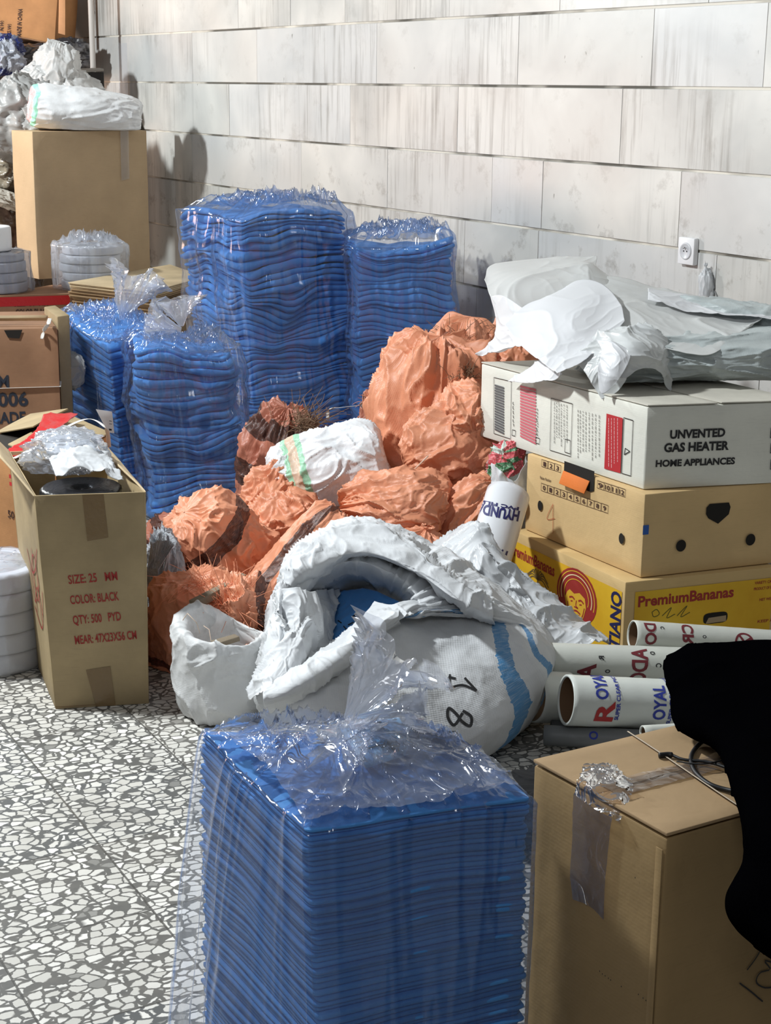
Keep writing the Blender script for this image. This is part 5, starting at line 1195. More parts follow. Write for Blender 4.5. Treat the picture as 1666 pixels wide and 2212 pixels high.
    for ik, px, py, ra, rb in ((il, 1169, 1092, .011, .015), (il, 1345, 1163, .011, .015), (ir, 1470, 1178, .0155, .0165), (ir, 1620, 1165, .0155, .0165)):
        q = onh(ik, .004); x, y = hit(ik, px, py); q.disc(x, y, ra, rb); q.out('round_hole', hole, t)
    q = onh(ir, .002); x, y = hit(ir, 1551, 1108); q.poly([(x - .038, y + .018), (x - .028, y + .028), (x + .032, y + .027), (x + .038, y + .014), (x + .034, y - .006), (x + .002, y - .030), (x - .030, y - .012), (x - .038, y)]); q.out('hand_hole', hole, t)
    q = onh(il, .002); g0 = hit(il, 1170, 1052); g1 = hit(il, 1315, 1101); n_ = 10; cw = (g1[0] - g0[0]) / n_; sl = (g1[1] - g0[1]) / (g1[0] - g0[0])
    for i in range(n_): x = g0[0] + i * cw; y = g0[1] + sl * i * cw - .010; q.frame(x, y, x + cw, y + .023, .0012); q.text(str(i), x + cw * .3, y + .005, cw * .4, .013, bold=.02)
    q.out('number_row', INKBR, t); q.V = []; q.F = []
    g2 = hit(il, 1171, 1000); cw2 = cw
    for i in range(3): x = g2[0] + i * cw2; y = g2[1] + sl * i * cw2 - .010; q.frame(x, y, x + cw2, y + .022, .0012); q.text(str(i + 1), x + cw2 * .3, y + .004, cw2 * .4, .013, bold=.02)
    q.out('number_row', INKBR, t); q.V = []; q.F = []
    g3 = hit(il, 1291, 1046)
    for i in range(4): x = g3[0] + i * cw2 * .98; y = g3[1] + sl * i * cw2 - .010; q.frame(x, y, x + cw2, y + .022, .0012); q.text(str(i + 9), x + cw2 * .16, y + .004, cw2 * .66, .013, bold=.02)
    q.out('number_row', INKBR, t); q.V = []; q.F = []; x, y = hit(il, 1168, 1034); q.text('Packer Number', x, y, .055, .009, rot=sl, bold=.01); q.out('lettering', INKBR, t)
    q = onh(il, .0022); q.stroke([hit(il, 1195, 1090), hit(il, 1183, 1120), hit(il, 1200, 1120)], .0018, 12); q.stroke([hit(il, 1196, 1088), hit(il, 1196, 1152)], .0018, 12); q.out('pencil_four', M_plain('pencil_red', srgb(176, 84, 52), .8), t)
    q = onh(il, .0024); x, y = hit(il, 1250, 1030); q.poly([(x - .066, y + .032), (x + .075, y + .032), (x + .075, y - .024), (x + .060, y - .030), (x - .056, y - .024), (x - .066, y - .012)]); q.out('hand_hole', hole, t)
    c0 = P(1248, 1040, 4.36); x, y = hit(il, 1248, 1038)
    p = il.O + il.ux * x + il.uy * y; fl_ = [p + il.ux * -.062 + il.n * .004 + il.uy * .016, p + il.ux * .060 + il.n * .004 + il.uy * .012, p + il.ux * .056 + il.n * .018 + il.uy * -.024, p + il.ux * -.062 + il.n * .018 + il.uy * -.020]
    tag(slab('hole_tab', fl_, .003, M_card('card_orange_tab', srgb(206, 112, 48)), t, seed=3), 'orange folded tab of the hand hole')
    q = onh(ir, .0024); x, y = hit(ir, 1386, 1145); q.rect(-.002, y - .013, .016, y + .013); q.out('blue_sticker', M_plain('blue_sticker', srgb(36, 84, 160), .4), t)
    # gas heater carton
    K3 = PF(1390, 1056, Z2 + .004); L3 = PF(1036, 940, Z2 + .004); R3 = PF(1720, 1040, Z2 + .004)
    whitec = M_card('card_white', srgb(222, 222, 212), .05, .5); 
    t, c = simple_carton('heater_carton', 'white carton printed UNVENTED GAS HEATER, top box of the right stack', K3, L3, R3, Z2 + .002, Z3, whitec, 33, cat='cardboard box')
    zb = Z2 + .002; H = Z3 - zb; wl = np.linalg.norm((L3 - K3)[:2]); il = face_ink([L3[0], L3[1], zb], [K3[0], K3[1], zb]); ir = face_ink([K3[0], K3[1], zb], [R3[0], R3[1], zb])
    for s, px, py, px2, h in (('UNVENTED', 1447, 947, 1566, .0225), ('GAS HEATER', 1434, 976, 1574, .0235), ('HOME APPLIANCES', 1416, 1008, 1587, .018)):
        q = onh(ir, .002); a = hit(ir, px, py); b = hit(ir, px2, py - 5); q.text(s, a[0], a[1], b[0] - a[0], h, rot=math.atan2(b[1] - a[1], b[0] - a[0]) * .5, bold=.04); q.out('lettering', INK, t)
    q = onh(ir, .002)
    for py in (935, 968, 1003): a = hit(ir, 1664, py); q.frame(a[0], a[1] - .014, a[0] + .04, a[1] + .014, .002); q.disc(a[0] + .014, a[1], .006, .008)
    q.out('handling_symbols', INK, t)
    def fr(px, py): return hit(il, px, py)
    def par(q, x0, x1, tp, bt, **k):    # panel between two columns following the box slope
        a = fr(x0, tp[0]); b = fr(x1, tp[1]); c_ = fr(x1, bt[1]); d = fr(x0, bt[0]); return a, b, c_, d
    pink = M_plain('ink_pink', srgb(206, 110, 120), .6); redp = M_plain('ink_red_panel', srgb(178, 44, 50), .5); grk = M_plain('ink_grey', srgb(96, 96, 98), .6)
    q = onh(il, .002); a, b, c_, d = par(q, 1125, 1159, (832, 840), (945, 962)); n_ = 18
    for i in range(n_):
        f0, f1 = i / n_, (i + .72) / n_; A_ = np.array(a) * (1 - f0) + np.array(d) * f0; B_ = np.array(b) * (1 - f0) + np.array(c_) * f0; B2 = np.array(b) * (1 - f1) + np.array(c_) * f1; A2 = np.array(a) * (1 - f1) + np.array(d) * f1; q.poly([tuple(A_), tuple(B_), tuple(B2), tuple(A2)])
    q.out('pink_table', pink, t)
    q = onh(il, .002); a, b, c_, d = par(q, 1070, 1090, (830, 836), (930, 940))
    for i in range(n_):
        f0, f1 = i / n_, (i + .75) / n_; A_ = np.array(a) * (1 - f0) + np.array(d) * f0; B_ = np.array(b) * (1 - f0) + np.array(c_) * f0; B2 = np.array(b) * (1 - f1) + np.array(c_) * f1; A2 = np.array(a) * (1 - f1) + np.array(d) * f1; q.poly([tuple(A_), tuple(B_), tuple(B2), tuple(A2)])
    q.out('grey_table', grk, t)
    q = onh(il, .0021)
    def outline(pts, w=.0016):
        for i in range(len(pts)): q.stroke([fr(*pts[i]), fr(*pts[(i + 1) % len(pts)])], w, 4)
    outline([(1068, 815), (1106, 824), (1104, 948), (1068, 936)]); outline([(1192, 860), (1238, 872), (1234, 986), (1189, 972)]); outline([(1108, 928), (1115, 930), (1114, 942), (1107, 940)]); outline([(1159, 944), (1167, 947), (1166, 959), (1158, 956)])
    outline([(1222, 948), (1233, 951), (1233, 980), (1221, 976)]); outline([(1349, 902), (1369, 908), (1364, 1028), (1344, 1022)], .002); outline([(1352, 968), (1362, 975), (1350, 982)], .0026)
    rr_ = random.Random(8)
    for cols, y0, y1 in (((1199, 1204, 1209, 1214, 1220, 1226), 868, 960), ((1250, 1255, 1261, 1267, 1274, 1281, 1288, 1296), 885, 985)):
        for x in cols:
            y = y0 + (x - cols[0]) * .25; yy = y1 + (x - cols[0]) * .25 - rr_.uniform(0, 22)
            while y < yy: l = rr_.uniform(2, 8); q.stroke([fr(x, y), fr(x, y + l)], .0020, 3); y += l + rr_.uniform(1.2, 3)
    for x, y0, y1 in ((1110, 868, 918), (1162, 882, 936)):
        y = y0
        while y < y1: l = rr_.uniform(3, 9); q.stroke([fr(x, y), fr(x + rr_.uniform(-2, 2), y + l * .5), fr(x + 1, y + l)], .0022, 5); y += l + 2
    q.out('printed_tables', INK, t)
    q = onh(il, .0024); q.poly([fr(1312, 893), fr(1347, 903), fr(1342, 1022), fr(1307, 1012)]); q.out('red_panel', redp, t)
    q = onh(il, .0028); cw_ = M_plain('ink_white', srgb(232, 200, 200), .6)
    for x in (1317, 1323, 1329, 1336):
        y = 903
        while y < 1005 - (x - 1317) * .4: l = rr_.uniform(3, 9); q.stroke([fr(x, y), fr(x, y + l)], .0016, 3); y += l + 1.6
    q.out('panel_text', cw_, t)
    # lid: worn corrugated flaps of the top, dented front edge
    c3 = [p + np.array([0, 0, .004]) for p in c]      # K,R,back,L
    lidm = M_card('card_white_top', srgb(204, 200, 188), .08)
    slab('lid_flap', [c3[3] + [0, 0, 0], c3[0], c3[0] + (c3[1] - c3[0]) * .45, c3[3] + (c3[2] - c3[3]) * .45], .004, lidm, t, seed=4, wob=.003)
    slab('lid_flap', [c3[3] + (c3[2] - c3[3]) * .47, c3[0] + (c3[1] - c3[0]) * .47, c3[1], c3[2]], .004, lidm, t, seed=5, wob=.003)
    return Z3, c
ZH, CH = right_stack()

# ------------------------------------------------------------------ sacks and sheets on the heater carton
def top_sacks():
    zt = ZH + .006
    gm = M_weave('grey_green_weave', srgb(176, 184, 184), wv=170, dirt=.0, rough=.38)
    c = P(1500, 800, 4.62); c[2] = zt + .075
    t = thing('woven_sack', c, 'full grey green woven sack lying on the heater carton under white sheets', 'sack')
    # long lying sack
    L0 = P(1295, 828, 4.52); R0 = P(1760, 800, 4.62)
    cc = (L0 + R0) / 2; cc[2] = zt + .068
    sack('sack_body', cc, (.075, .20, .36), gm, t, unit([-1, -.12, -.02]), 'fat', 71, .10, .05, .12, floor=zt, nu=150, nv=240)
    Cc = [[P(1255, 780, 4.50), P(1300, 800, 4.42), P(1380, 820, 4.40)], [P(1280, 740, 4.5), P(1330, 750, 4.42), P(1400, 775, 4.38)], [P(1330, 700, 4.55), P(1380, 705, 4.45), P(1440, 730, 4.40)]]
    # film end of the sack (gathered, hanging over the carton edge)
    clear = M_sheet('milky_film', (.76, .78, .78), .3, .35, 12)
    Cc = [[P(1235, 770, 4.42), P(1260, 800, 4.34), P(1300, 862, 4.28)], [P(1270, 735, 4.44), P(1310, 775, 4.32), P(1335, 845, 4.28)], [P(1320, 712, 4.46), P(1365, 745, 4.30), P(1375, 800, 4.27)], [P(1370, 705, 4.46), P(1415, 745, 4.34), P(1420, 800, 4.30)], [P(1400, 700, 4.5), P(1450, 760, 4.40), P(1440, 850, 4.36)]]
    patch('film_end', Cc, clear, t, 130, 110, .009, 9, 73, .001, lowamp=.01)
    # second sack behind at right
    t2 = thing('woven_sack', P(1640, 780, 5.0), 'pale green grey sack behind the full grey green sack, right edge', 'sack')
    cb = P(1640, 715, 4.74); sack('sack_body', cb, (.08, .11, .28), gm, t2, (-1, .35, .10), 'fat', 74, .1, .06, .1, nu=100, nv=160)
    sh = M_sheet('sheet_bright', (.82, .83, .85), .4, .25, 7); sh2 = M_sheet('sheet_milky', (.82, .83, .82), .35, .4, 8)
    def S(label, C, m, seed, amp=.010, f=6, nu=140, nv=100, low=.006):
        Cc = [[P(*p) for p in r] for r in C]; o = patch('plastic_sheet', Cc, m, None, nu, nv, amp, f, seed, .001, lowamp=low); return tag(o, label, 'plastic sheet', 'white plastic sheets on the heater carton')
    # big back sheet: rounded left end, runs to the right
    S('large milky plastic sheet bulging at the upper left of the pile on the heater carton', [[(1048, 600, 4.95), (1060, 640, 4.85), (1100, 690, 4.80), (1150, 700, 4.85)], [(1062, 570, 5.05), (1120, 600, 4.88), (1180, 650, 4.80), (1200, 700, 4.82)], [(1150, 558, 5.10), (1190, 585, 4.92), (1240, 625, 4.82), (1260, 690, 4.78)], [(1230, 552, 5.12), (1270, 575, 4.95), (1300, 620, 4.85), (1330, 680, 4.78)], [(1290, 552, 5.12), (1296, 585, 5.0), (1370, 640, 4.88), (1400, 690, 4.80)]], sh2, 81, .005, 4)
    S('broad white sheet covering the full sack, folded corner hanging at its front', [[(1180, 700, 4.70), (1200, 640, 4.82), (1230, 600, 4.95)], [(1290, 712, 4.55), (1300, 650, 4.72), (1330, 602, 4.95)], [(1400, 740, 4.42), (1400, 680, 4.62), (1420, 628, 4.92)], [(1490, 762, 4.36), (1500, 700, 4.58), (1520, 645, 4.92)], [(1548, 760, 4.38), (1590, 710, 4.55), (1610, 668, 4.90)], [(1620, 700, 4.60), (1650, 690, 4.62), (1690, 690, 4.90)]], sh2, 82, .005, 4.5)
    S('bright rumpled sheet strip along the top of the broad sheet, right part', [[(1400, 650, 4.70), (1400, 622, 4.85)], [(1480, 668, 4.66), (1490, 638, 4.85)], [(1560, 680, 4.62), (1570, 655, 4.84)], [(1628, 682, 4.60), (1640, 664, 4.84)], [(1700, 700, 4.6), (1700, 670, 4.84)]], sh, 83, .005, 6)
    S('brightest white sheet hanging down over the left front edge of the heater carton', [[(1195, 640, 4.74), (1140, 655, 4.74), (1090, 700, 4.70)], [(1245, 606, 4.80), (1180, 660, 4.66), (1120, 740, 4.60)], [(1300, 610, 4.76), (1240, 690, 4.52), (1155, 770, 4.46)], [(1340, 650, 4.62), (1270, 730, 4.44), (1195, 800, 4.36)], [(1350, 690, 4.52), (1290, 760, 4.38), (1205, 808, 4.32)]], sh, 84, .005, 4)
    S('white pointed sheet corner sticking out left of the heater carton', [[(1058, 640, 4.86), (1090, 640, 4.80), (1150, 680, 4.7)], [(1070, 690, 4.82), (1100, 700, 4.75), (1150, 720, 4.65)], [(1066, 735, 4.80), (1095, 750, 4.72), (1130, 745, 4.62)], [(1025, 765, 4.84), (1040, 768, 4.82), (1090, 752, 4.70)]], sh, 85, .006, 7, 80, 60)
    S('small white sheet corner lying on the left top edge of the heater carton', [[(1180, 770, 4.5), (1150, 790, 4.55), (1098, 824, 4.62)], [(1200, 790, 4.42), (1170, 810, 4.46), (1140, 828, 4.52)], [(1215, 808, 4.38), (1195, 822, 4.40), (1160, 828, 4.44)]], sh, 86, .004, 9, 50, 50)
    S('crisp white fold over the gathered film end at the front of the sack', [[(1290, 735, 4.33), (1300, 760, 4.30), (1290, 800, 4.27)], [(1330, 742, 4.30), (1330, 775, 4.26), (1300, 850, 4.24)], [(1365, 760, 4.28), (1355, 790, 4.25), (1330, 830, 4.24)]], sh, 87, .004, 8, 60, 60)
    # orange bit with white lace behind the carton edge
    sk('orange sack lump just behind the left end of the heater carton', 1110, 800, 5.15, (.10, .09, .16), orange, (.3, 0, 1), 'round', 88, cr=.1, floor=None)
    # white cloth cone below the socket
    o = sack('cloth_tip', PW(1527, 625, .03), (.026, .02, .075), sheet_white, None, (-.1, 0, 1), 'tied', 89, .1, .12, .2, nu=50, nv=70); tag(o, 'small pointed white cloth tip standing against the wall below the socket', 'cloth')
top_sacks()

# ------------------------------------------------------------------ printed film tubes
tube_w = M_plain('tube_paper', srgb(196, 198, 190), .38, .15, 20); tube_in = M_plain('tube_inside', srgb(110, 84, 60), .8)
def pipe_roll(label, a, b, R, m, texts=(), wall=.004, inner=None, group='printed film tubes beside the stack', name='film_tube', nl=40):
    a = np.array(a, float); b = np.array(b, float); d = unit(b - a); s = unit(np.cross(d, (0, 0, 1))); u = np.cross(s, d); L = np.linalg.norm(b - a); k = 64
    t = thing(name, a, label, 'tube', group)
    prof = [(R - wall, L * .25), (R - wall, 0.001), (R - wall * .5, 0), (R, .001)] + [(R * (1 + .004 * math.sin(i * 1.7)), L * i / nl) for i in range(1, nl + 1)] + [(R - wall, L)]
    V = [];
    for r, x in prof:
        for i in range(k): an = 6.2832 * i / k; V.append(a + d * x + r * (s * math.cos(an) + u * math.sin(an)))
    Fc = []
    for j in range(len(prof) - 1):
        for i in range(k): i2 = (i + 1) % k; Fc.append((j * k + i, j * k + i2, j * k + k + i2, j * k + k + i))
    mesh('tube_wall', V, Fc, m, t)
    mesh('core', [a + d * x + (R - wall * 1.1) * (s * math.cos(6.2832 * i / 32) + u * math.sin(6.2832 * i / 32)) for x in (.004, L * .9) for i in range(32)], [(i, (i + 1) % 32, 32 + (i + 1) % 32, 32 + i) for i in range(32)], inner or tube_in, t)
    # text running round the tube: x along axis, y -> angle
    cam_dir = unit(np.array([0, 0, CAMH]) - (a + b) / 2); ca = math.atan2(cam_dir @ u, cam_dir @ s)
    for (txt, x0, a0, h, w, mat_, sp) in texts:
        # letters climb round the tube, glyph up = -axis direction
        def f(p, q, x0=x0, a0=a0): an = ca + a0 + p / R * sp; return a + d * (x0 - q * 1.0) + (R * 1.012 + .0006) * (s * math.cos(an) + u * math.sin(an))
        ik = Ink(a, d, u, mapf=f); ik.text(txt, 0, 0, w, h, bold=.03); ik.out('lettering', mat_, t)
    return t, (a, d, s, u, R, ca)
def tubes():
    MR = M_plain('ink_dark_red', srgb(110, 36, 44), .6); BL = M_plain('ink_royal', srgb(44, 58, 150), .6); RD = M_plain('ink_bright_red', srgb(170, 44, 44), .6)
    # upper tube
    t, f = pipe_roll('upper printed tube with dark open brown end, in front of the yellow banana carton', P(1366, 1371, 3.82), P(1760, 1398, 3.92), .037, tube_w, [
        ('DO', .050, 1.0, .030, .060, MR, -1), ('C', .072, .75, .010, .008, INK, -1), ('CR', .150, 1.15, .030, .060, MR, -1), ('O', .185, .3, .010, .008, INK, -1)])
    a, d, s, u, R, ca = f; sp = lambda p, q: a + d * (.29 + p) + (R * 1.012) * (s * math.cos(ca - q / R) + u * math.sin(ca - q / R)); ik = Ink(a, d, u, mapf=sp); ik.ring(0, .0, .026, .026, .78); ik.stroke([(-.02, .012), (0, 0), (.02, -.012)], .007); ik.stroke([(-.014, -.018), (0, 0), (.014, .018)], .006); ik.out('round_emblem', MR, t)
    # middle tube
    pipe_roll('middle printed tube with large maroon letters under clear film', P(1120, 1424, 3.72), P(1640, 1442, 3.78), .044, tube_w, [
        ('A', .185, -.1, .045, .045, MR, -1), ('R', .205, .35, .013, .012, INK, -1), ('ADO', .315, .95, .040, .100, MR, -1), ('O', .335, .75, .012, .010, INK, -1), ('C', .350, .05, .014, .010, INK, -1), ('O', .222, -.4, .012, .010, INK, -1)])
    # big ROYAL tube, lies on two thin ones
    pipe_roll('fat white tube printed in bold red and blue letters, left of the coat', P(1222, 1512, 3.46), P(1640, 1530, 3.56), .059, M_plain('tube_white', srgb(206, 210, 204), .3, .1, 20), [
        ('R', .098, -.85, .044, .052, RD, 1), ('OYAL', .082, .08, .030, .085, BL, 1), ('SUPER CLEAR PVC FILM', .112, -.75, .0095, .155, BL, 1), ('OYAL', .224, -.65, .030, .085, BL, 1), ('SUPER CLEAR PVC FILM', .242, -.85, .0095, .155, BL, 1)], wall=.006)
    pipe_roll('printed tube sleeve mostly hidden at the left end of the fat white tube', P(1150, 1505, 3.58), P(1225, 1507, 3.62), .062, tube_w, [('SUPER', .07, .1, .010, .05, INK, -1)], nl=8)
    pipe_roll('thin white tube end peeping out above the back edge of the near carton', P(1388, 1583, 3.30), P(1560, 1572, 3.36), .0165, tube_w, nl=10)
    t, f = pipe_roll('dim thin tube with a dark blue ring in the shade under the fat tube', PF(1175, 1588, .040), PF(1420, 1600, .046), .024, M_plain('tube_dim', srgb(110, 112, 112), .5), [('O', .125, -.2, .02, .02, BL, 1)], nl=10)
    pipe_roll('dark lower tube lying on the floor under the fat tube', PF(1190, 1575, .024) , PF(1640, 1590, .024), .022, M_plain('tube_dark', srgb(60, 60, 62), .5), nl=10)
    # tilted tube behind
    pipe_roll('tilted white film tube with upside down dark blue letters, left of the banana cartons', P(1098, 1068, 4.42), P(1018, 1330, 4.12), .063, M_plain('tube_gloss', srgb(216, 218, 222), .15, .05, 20), [], wall=.006, nl=20)
    t = [o for o in bpy.data.objects if o.name.startswith('film_tube')][-1]
    body = [o for o in bpy.data.objects if o.name.startswith('tube_wall') and o.parent and o.parent.get('label', '').startswith('tilted white film')][0]
    f = decal_map(body, .0015)
    par_ = body.parent
    BLd = M_plain('ink_indigo', srgb(36, 36, 96), .5)
    def dec(txt, x0, y0, ux, uy, w, h):   # pixel frame, glyph x along ux, y along uy
        V, Fc = text2d(txt, .04); V = V.copy(); V[:, 0] = (V[:, 0] - V[:, 0].min()) / (V[:, 0].max() - V[:, 0].min()) * w; V[:, 1] = V[:, 1] / .72 * h
        bm = bmesh.new(); vs = [bm.verts.new((a_, b_, 0)) for a_, b_ in V]
        for fc in Fc:
            try: bm.faces.new([vs[i] for i in fc])
            except ValueError: pass
        bmesh.ops.subdivide_edges(bm, edges=[e for e in bm.edges if e.calc_length() > 6], cuts=2); bmesh.ops.triangulate(bm, faces=bm.faces); bm.verts.index_update()
        P2 = [f(x0 + ux[0] * v.co.x + uy[0] * v.co.y, y0 + ux[1] * v.co.x + uy[1] * v.co.y) for v in bm.verts]; F2 = [tuple(v.index for v in fc.verts) for fc in bm.faces]; bm.free()
        F2 = [q_ for q_ in F2 if all(P2[i] is not None for i in q_)]; us = sorted({i for q_ in F2 for i in q_}); mp_ = {u: k for k, u in enumerate(us)}; P2 = [P2[u] for u in us]; F2 = [tuple(mp_[i] for i in q_) for q_ in F2]
        mesh('lettering', P2, F2, BLd, par_, False)
    dec('HYUNDAI', 1124, 1105, (-.98, -.19), (-.19, .98), 100, 22)
    dec('HYUNDAI', 1098, 1192, (-.95, -.31), (-.31, .95), 96, 20)
    dec('PVC FILM', 1122, 1096, (-.98, -.19), (-.19, .98), 90, 7)
    # patterned bag and white sack beside the cartons
    pat = N('patterned_cloth'); v = pat.coord('UV', (9, 9, 1)); vo = pat.n('ShaderNodeTexVoronoi', {'Vector': v, 'Scale': 1.0}).outputs['Color']; sp = pat.n('ShaderNodeSeparateColor', {0: vo}).outputs[0]
    dots = pat.n('ShaderNodeTexVoronoi', {'Vector': pat.coord('UV', (60, 60, 1)), 'Scale': 1.0}, feature='F1').outputs[0]
    base = pat.ramp(sp, [(.0, srgb(206, 92, 98)), (.40, srgb(206, 92, 98)), (.42, srgb(78, 130, 92)), (.72, srgb(78, 130, 92)), (.74, srgb(200, 216, 206))]); pat.t.nodes[-1].color_ramp.interpolation = 'CONSTANT'
    pat.set(Base_Color=pat.mix(pat.math('MULTIPLY', pat.math('LESS_THAN', dots, .3), .5), base, srgb(236, 214, 210)), Roughness=.5)
    t = thing('plastic_bag', P(1100, 1060, 4.75), 'white bag with red and green dotted cloth at its mouth, squeezed against the tan carton', 'bag')
    sack('bag_body', P(1108, 1085, 4.72), (.075, .07, .15), sheet_white, t, (-.05, 0, 1), 'round', 91, .1, .1, .15)
    sack('patterned_cloth', P(1100, 1005, 4.66), (.058, .05, .075), pat.m, t, (0, 0, 1), 'round', 92, .15, .16, .2)
    Cc = [[P(1062, 1000, 4.60), P(1066, 1050, 4.58), P(1075, 1085, 4.6)], [P(1075, 1010, 4.56), P(1090, 1050, 4.54), P(1095, 1090, 4.56)], [P(1110, 1040, 4.55), P(1115, 1065, 4.54), P(1120, 1095, 4.56)], [P(1135, 985, 4.60), P(1138, 1050, 4.58), P(1138, 1090, 4.6)]]
    patch('bag_collar', Cc, sheet_white, t, 60, 60, .008, 12, 93, .001)
tubes()
# ================================================================== NEAR RIGHT CARTON, COAT, CORD
def near_carton():
    Z = .60; K = PF(1440, 1804, Z); L_ = PF(1153, 1643, Z); Bk = PF(1500, 1560, Z); R_ = K + (Bk - L_); R_ = K + (R_ - K) * 1.0
    t = thing('carton', (K[0], K[1], 0), 'big near carton with crumpled clear tape and handwriting, bottom right', 'cardboard box')
    b = corners(K, L_, R_); m = M_card('card_near_shaded', srgb(160, 134, 94), .05); top = M_card('card_near_lit', srgb(176, 148, 112), .06)  # same card: darker body paints in shade, paler lid paints in light
    hexbox('body', lift(b, .001), lift(b, Z - .006), m, t, .004, 12, .0012, 51)
    c = [np.array([p[0], p[1], Z]) for p in b]       # K,R,Bk,L
    mid0 = (c[0] + c[3]) / 2; mid1 = (c[1] + c[2]) / 2
    slab('lid_flap', [c[0], c[1], mid1, mid0 ], .005, top, t, wob=.0012, seed=3)
    g = unit(mid0 - c[0]) * .0015
    slab('lid_flap', [mid0 + g, mid1 + g, c[2], c[3]], .005, top, t, wob=.0012, seed=4)
    il = face_ink([c[3][0], c[3][1], 0], [c[0][0], c[0][1], 0]); ir = face_ink([c[0][0], c[0][1], 0], [c[1][0], c[1][1], 0])
    ctape = M_film('tape_crumpled', 40, (1, 1, .5), milk=.08, fold=.35, ridge=.9, gl=.8, tint=(.86, .80, .72))
    # tape along the lid seam, then bunched over the edge and down the left face
    e = unit(mid1 - mid0); s = unit(c[0] - c[3]); up_ = np.array([0, 0, 1.0])
    Cc = [[mid0 + e * x + s * y + up_ * .0045 for y in (-.022, -.008, .008, .022)] for x in np.linspace(.02, np.linalg.norm(mid1 - mid0) - .005, 6)]
    patch('seam_tape', Cc, M_film('tape_flat', 26, (1, 1, 1), milk=.10, fold=.25, ridge=.4, gl=.6, tint=(.86, .80, .70)), t, 60, 20, .0012, 30, 3, 0)
    slit = Ink(mid0 + e * .05, e, s, .0052); slit.n = up_; slit.stroke([(0, 0), (.03, .001), (.06, -.001), (.10, .0)], .0016, 30); slit.out('lid_slit', M_plain('slit_dark', (.03, .022, .015), .9), t)
    rows = [PF(1330, 1660, Z + .012), PF(1305, 1690, Z + .02), PF(1310, 1730, Z + .012)]
    def L2(px, py, o): x, y = hit(il, px, py); return il.O + il.ux * x + il.uy * y + il.n * o
    Cc = [[PF(1262, 1655, Z + .006), PF(1310, 1650, Z + .008), PF(1345, 1665, Z + .006)], [PF(1250, 1685, Z + .012), PF(1305, 1690, Z + .020), PF(1368, 1700, Z + .010)], [L2(1252, 1712, .010), L2(1300, 1738, .016), L2(1352, 1772, .010)]]
    patch('crumpled_tape', Cc, ctape, t, 90, 70, .004, 30, 5, 0)
    flat_t = M_film('tape_hanging', 14, (1, 1, .3), milk=.04, fold=.25, ridge=.3, gl=.4, tint=(.84, .80, .78))
    Cc = [[L2(1246, 1712, .006), L2(1290, 1740, .008), L2(1330, 1765, .006)], [L2(1245, 1800, .007), L2(1283, 1815, .007), L2(1322, 1840, .007)], [L2(1240, 1880, .0065), L2(1278, 1895, .0065), L2(1315, 1915, .0065)], [L2(1245, 1940, .006), L2(1280, 1955, .006), L2(1312, 1985, .006)]]
    patch('hanging_tape', Cc, flat_t, t, 130, 50, .0008, 20, 5, 0)
    # torn front edge of the lid
    q = Ink(il.O, il.ux, il.uy, .002); q.n = il.n
    w = np.linalg.norm((c[0] - c[3])[:2])
    # double edge fold lines near the vertical corner
    slab('edge_strip', [il.O + il.ux * (w - .012) + il.n * .0035 + up_ * .01, il.O + il.ux * (w - .001) + il.n * .0035 + up_ * .01, il.O + il.ux * (w - .001) + il.n * .0035 + up_ * (Z - .02), il.O + il.ux * (w - .013) + il.n * .0035 + up_ * (Z - .02)], .0015, m, t, .0005, 3, .0005)
    q = Ink(il.O, il.ux, il.uy, .002); q.n = il.n
    for px, py in ((1298, 2097), (1304, 2103), (1310, 2107), (1317, 2112), (1322, 2116), (1345, 2130), (1382, 2147), (1392, 2155), (1398, 2160), (1375, 1895)): x, y = hit(il, px, py); q.disc(x, y, .0008, .0012, 8)
    q.out('pinholes', INK, t)
    q = Ink(ir.O, ir.ux, ir.uy, .002); q.n = ir.n
    for s_ in ([(1668, 2030), (1648, 2042), (1630, 2070), (1612, 2094)], [(1636, 2036), (1652, 2046)], [(1596, 2122), (1620, 2140), (1646, 2162)], [(1675, 2080), (1650, 2074), (1662, 2092), (1640, 2100), (1632, 2120), (1650, 2132), (1675, 2130)]): q.stroke([hit(ir, *p) for p in s_], .0022, 20)
    q.out('handwriting', INK, t)
    tube('strap', catrom([PF(1357, 1580, Z + .006), PF(1430, 1628, Z + .006), PF(1530, 1696, Z + .007), PF(1614, 1752, Z + .006)], 30), 0, M_plain('thin_strap', srgb(196, 180, 158), .5), t, 6, flat=(.0018, .0006))
    return Z, c
ZC, CC = near_carton()
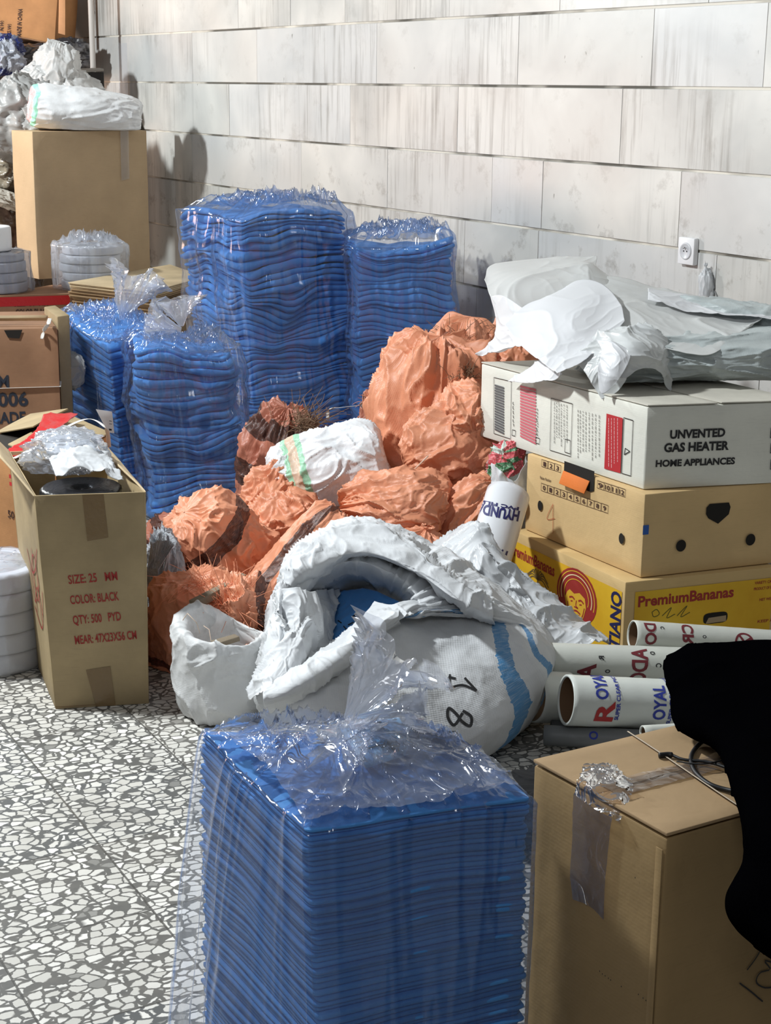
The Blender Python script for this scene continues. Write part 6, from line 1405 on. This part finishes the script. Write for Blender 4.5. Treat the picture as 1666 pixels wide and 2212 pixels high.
def coat():
    blk = N('black_fleece'); v = blk.coord(); blk.set(Base_Color=(.0010, .0010, .0014), Roughness=1.0, Specular_IOR_Level=.0, Normal=blk.bump(blk.noise(v, 240, 3), .5, .003))
    z0 = ZC
    rows = [
        [(1446, 1425, 2.42), (1500, 1406, 2.46), (1600, 1402, 2.48), (1700, 1402, 2.46), (1860, 1410, 2.40)],
        [(1436, 1450, 2.30), (1500, 1430, 2.30), (1600, 1425, 2.32), (1700, 1425, 2.30), (1860, 1440, 2.26)],
        [(1450, 1510, 2.18), (1510, 1500, 2.16), (1600, 1490, 2.16), (1700, 1490, 2.14), (1860, 1500, 2.12)],
        [(1468, 1565, 2.12), (1530, 1560, 2.04), (1610, 1560, 2.02), (1700, 1560, 2.00), (1860, 1570, 2.00)],
        [(1562, 1622, 2.0), (1590, 1630, 1.94), (1640, 1630, 1.90), (1720, 1640, 1.88), (1860, 1650, 1.88)],
        [(1600, 1700, 1.86), (1620, 1710, 1.80), (1660, 1720, 1.76), (1740, 1730, 1.74), (1860, 1740, 1.74)],
        [(1618, 1780, 1.76), (1640, 1790, 1.70), (1680, 1800, 1.66), (1750, 1810, 1.64), (1860, 1820, 1.64)],
        [(1622, 1860, 1.74), (1645, 1865, 1.68), (1690, 1880, 1.63), (1760, 1890, 1.61), (1860, 1900, 1.61)],
        [(1584, 1945, 1.72), (1625, 1950, 1.67), (1690, 1970, 1.62), (1760, 1980, 1.60), (1860, 1990, 1.60)],
        [(1604, 1996, 1.72), (1645, 2010, 1.67), (1700, 2035, 1.62), (1770, 2060, 1.60), (1860, 2080, 1.60)],
        [(1670, 2036, 1.74), (1700, 2060, 1.70), (1740, 2090, 1.66), (1790, 2120, 1.64), (1860, 2150, 1.64)]]
    C = [[P(*p) for p in r] + [P(r[-1][0] + 60, min(r[-1][1] + 420, 2700), r[-1][2] - .02)] for r in rows]
    o = patch('black_coat', C, blk.m, None, 220, 110, .003, 5, 41, .022, lowamp=.006); tag(o, 'black fleece coat draped over the near carton at the right edge', 'coat')
    # cord
    zc = ZC + .007; cm = M_plain('cord_black', (.008, .008, .009), .5)
    t = thing('drawstring', PF(1500, 1640, ZC), 'black drawstring looping from the coat over the near carton top', 'cord')
    tube('cord_loop', catrom([PF(1548, 1588, zc + .01), PF(1515, 1604, zc), PF(1494, 1632, zc), PF(1500, 1664, zc), PF(1530, 1692, zc), PF(1570, 1706, zc), PF(1612, 1712, zc + .006)], 70), .0032, cm, t, 10)
    tube('cord_end', catrom([PF(1424, 1632, zc), PF(1450, 1631, zc), PF(1478, 1641, zc), PF(1530, 1646, zc + .003), PF(1575, 1660, zc + .004)], 50), [(.0042 if i < 14 else .0022) for i in range(50)], cm, t, 8)
    tube('cord_end', catrom([PF(1462, 1645, zc), PF(1520, 1650, zc + .006), PF(1572, 1640, zc + .006)], 30), .0011, cm, t, 6)
coat()
def shade_filler():  # black lump added to darken the floor in this gap
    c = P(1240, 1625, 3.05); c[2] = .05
    o = sack('shade_lump', c, (.20, .15, .06), M_plain('lump_black', (.006, .006, .007), .9), None, (0, 0, 1), 'round', 77, .1, .12, .05, floor=.003)
    tag(o, 'added black lump standing in for the shade behind the near carton', 'shade filler')
shade_filler()
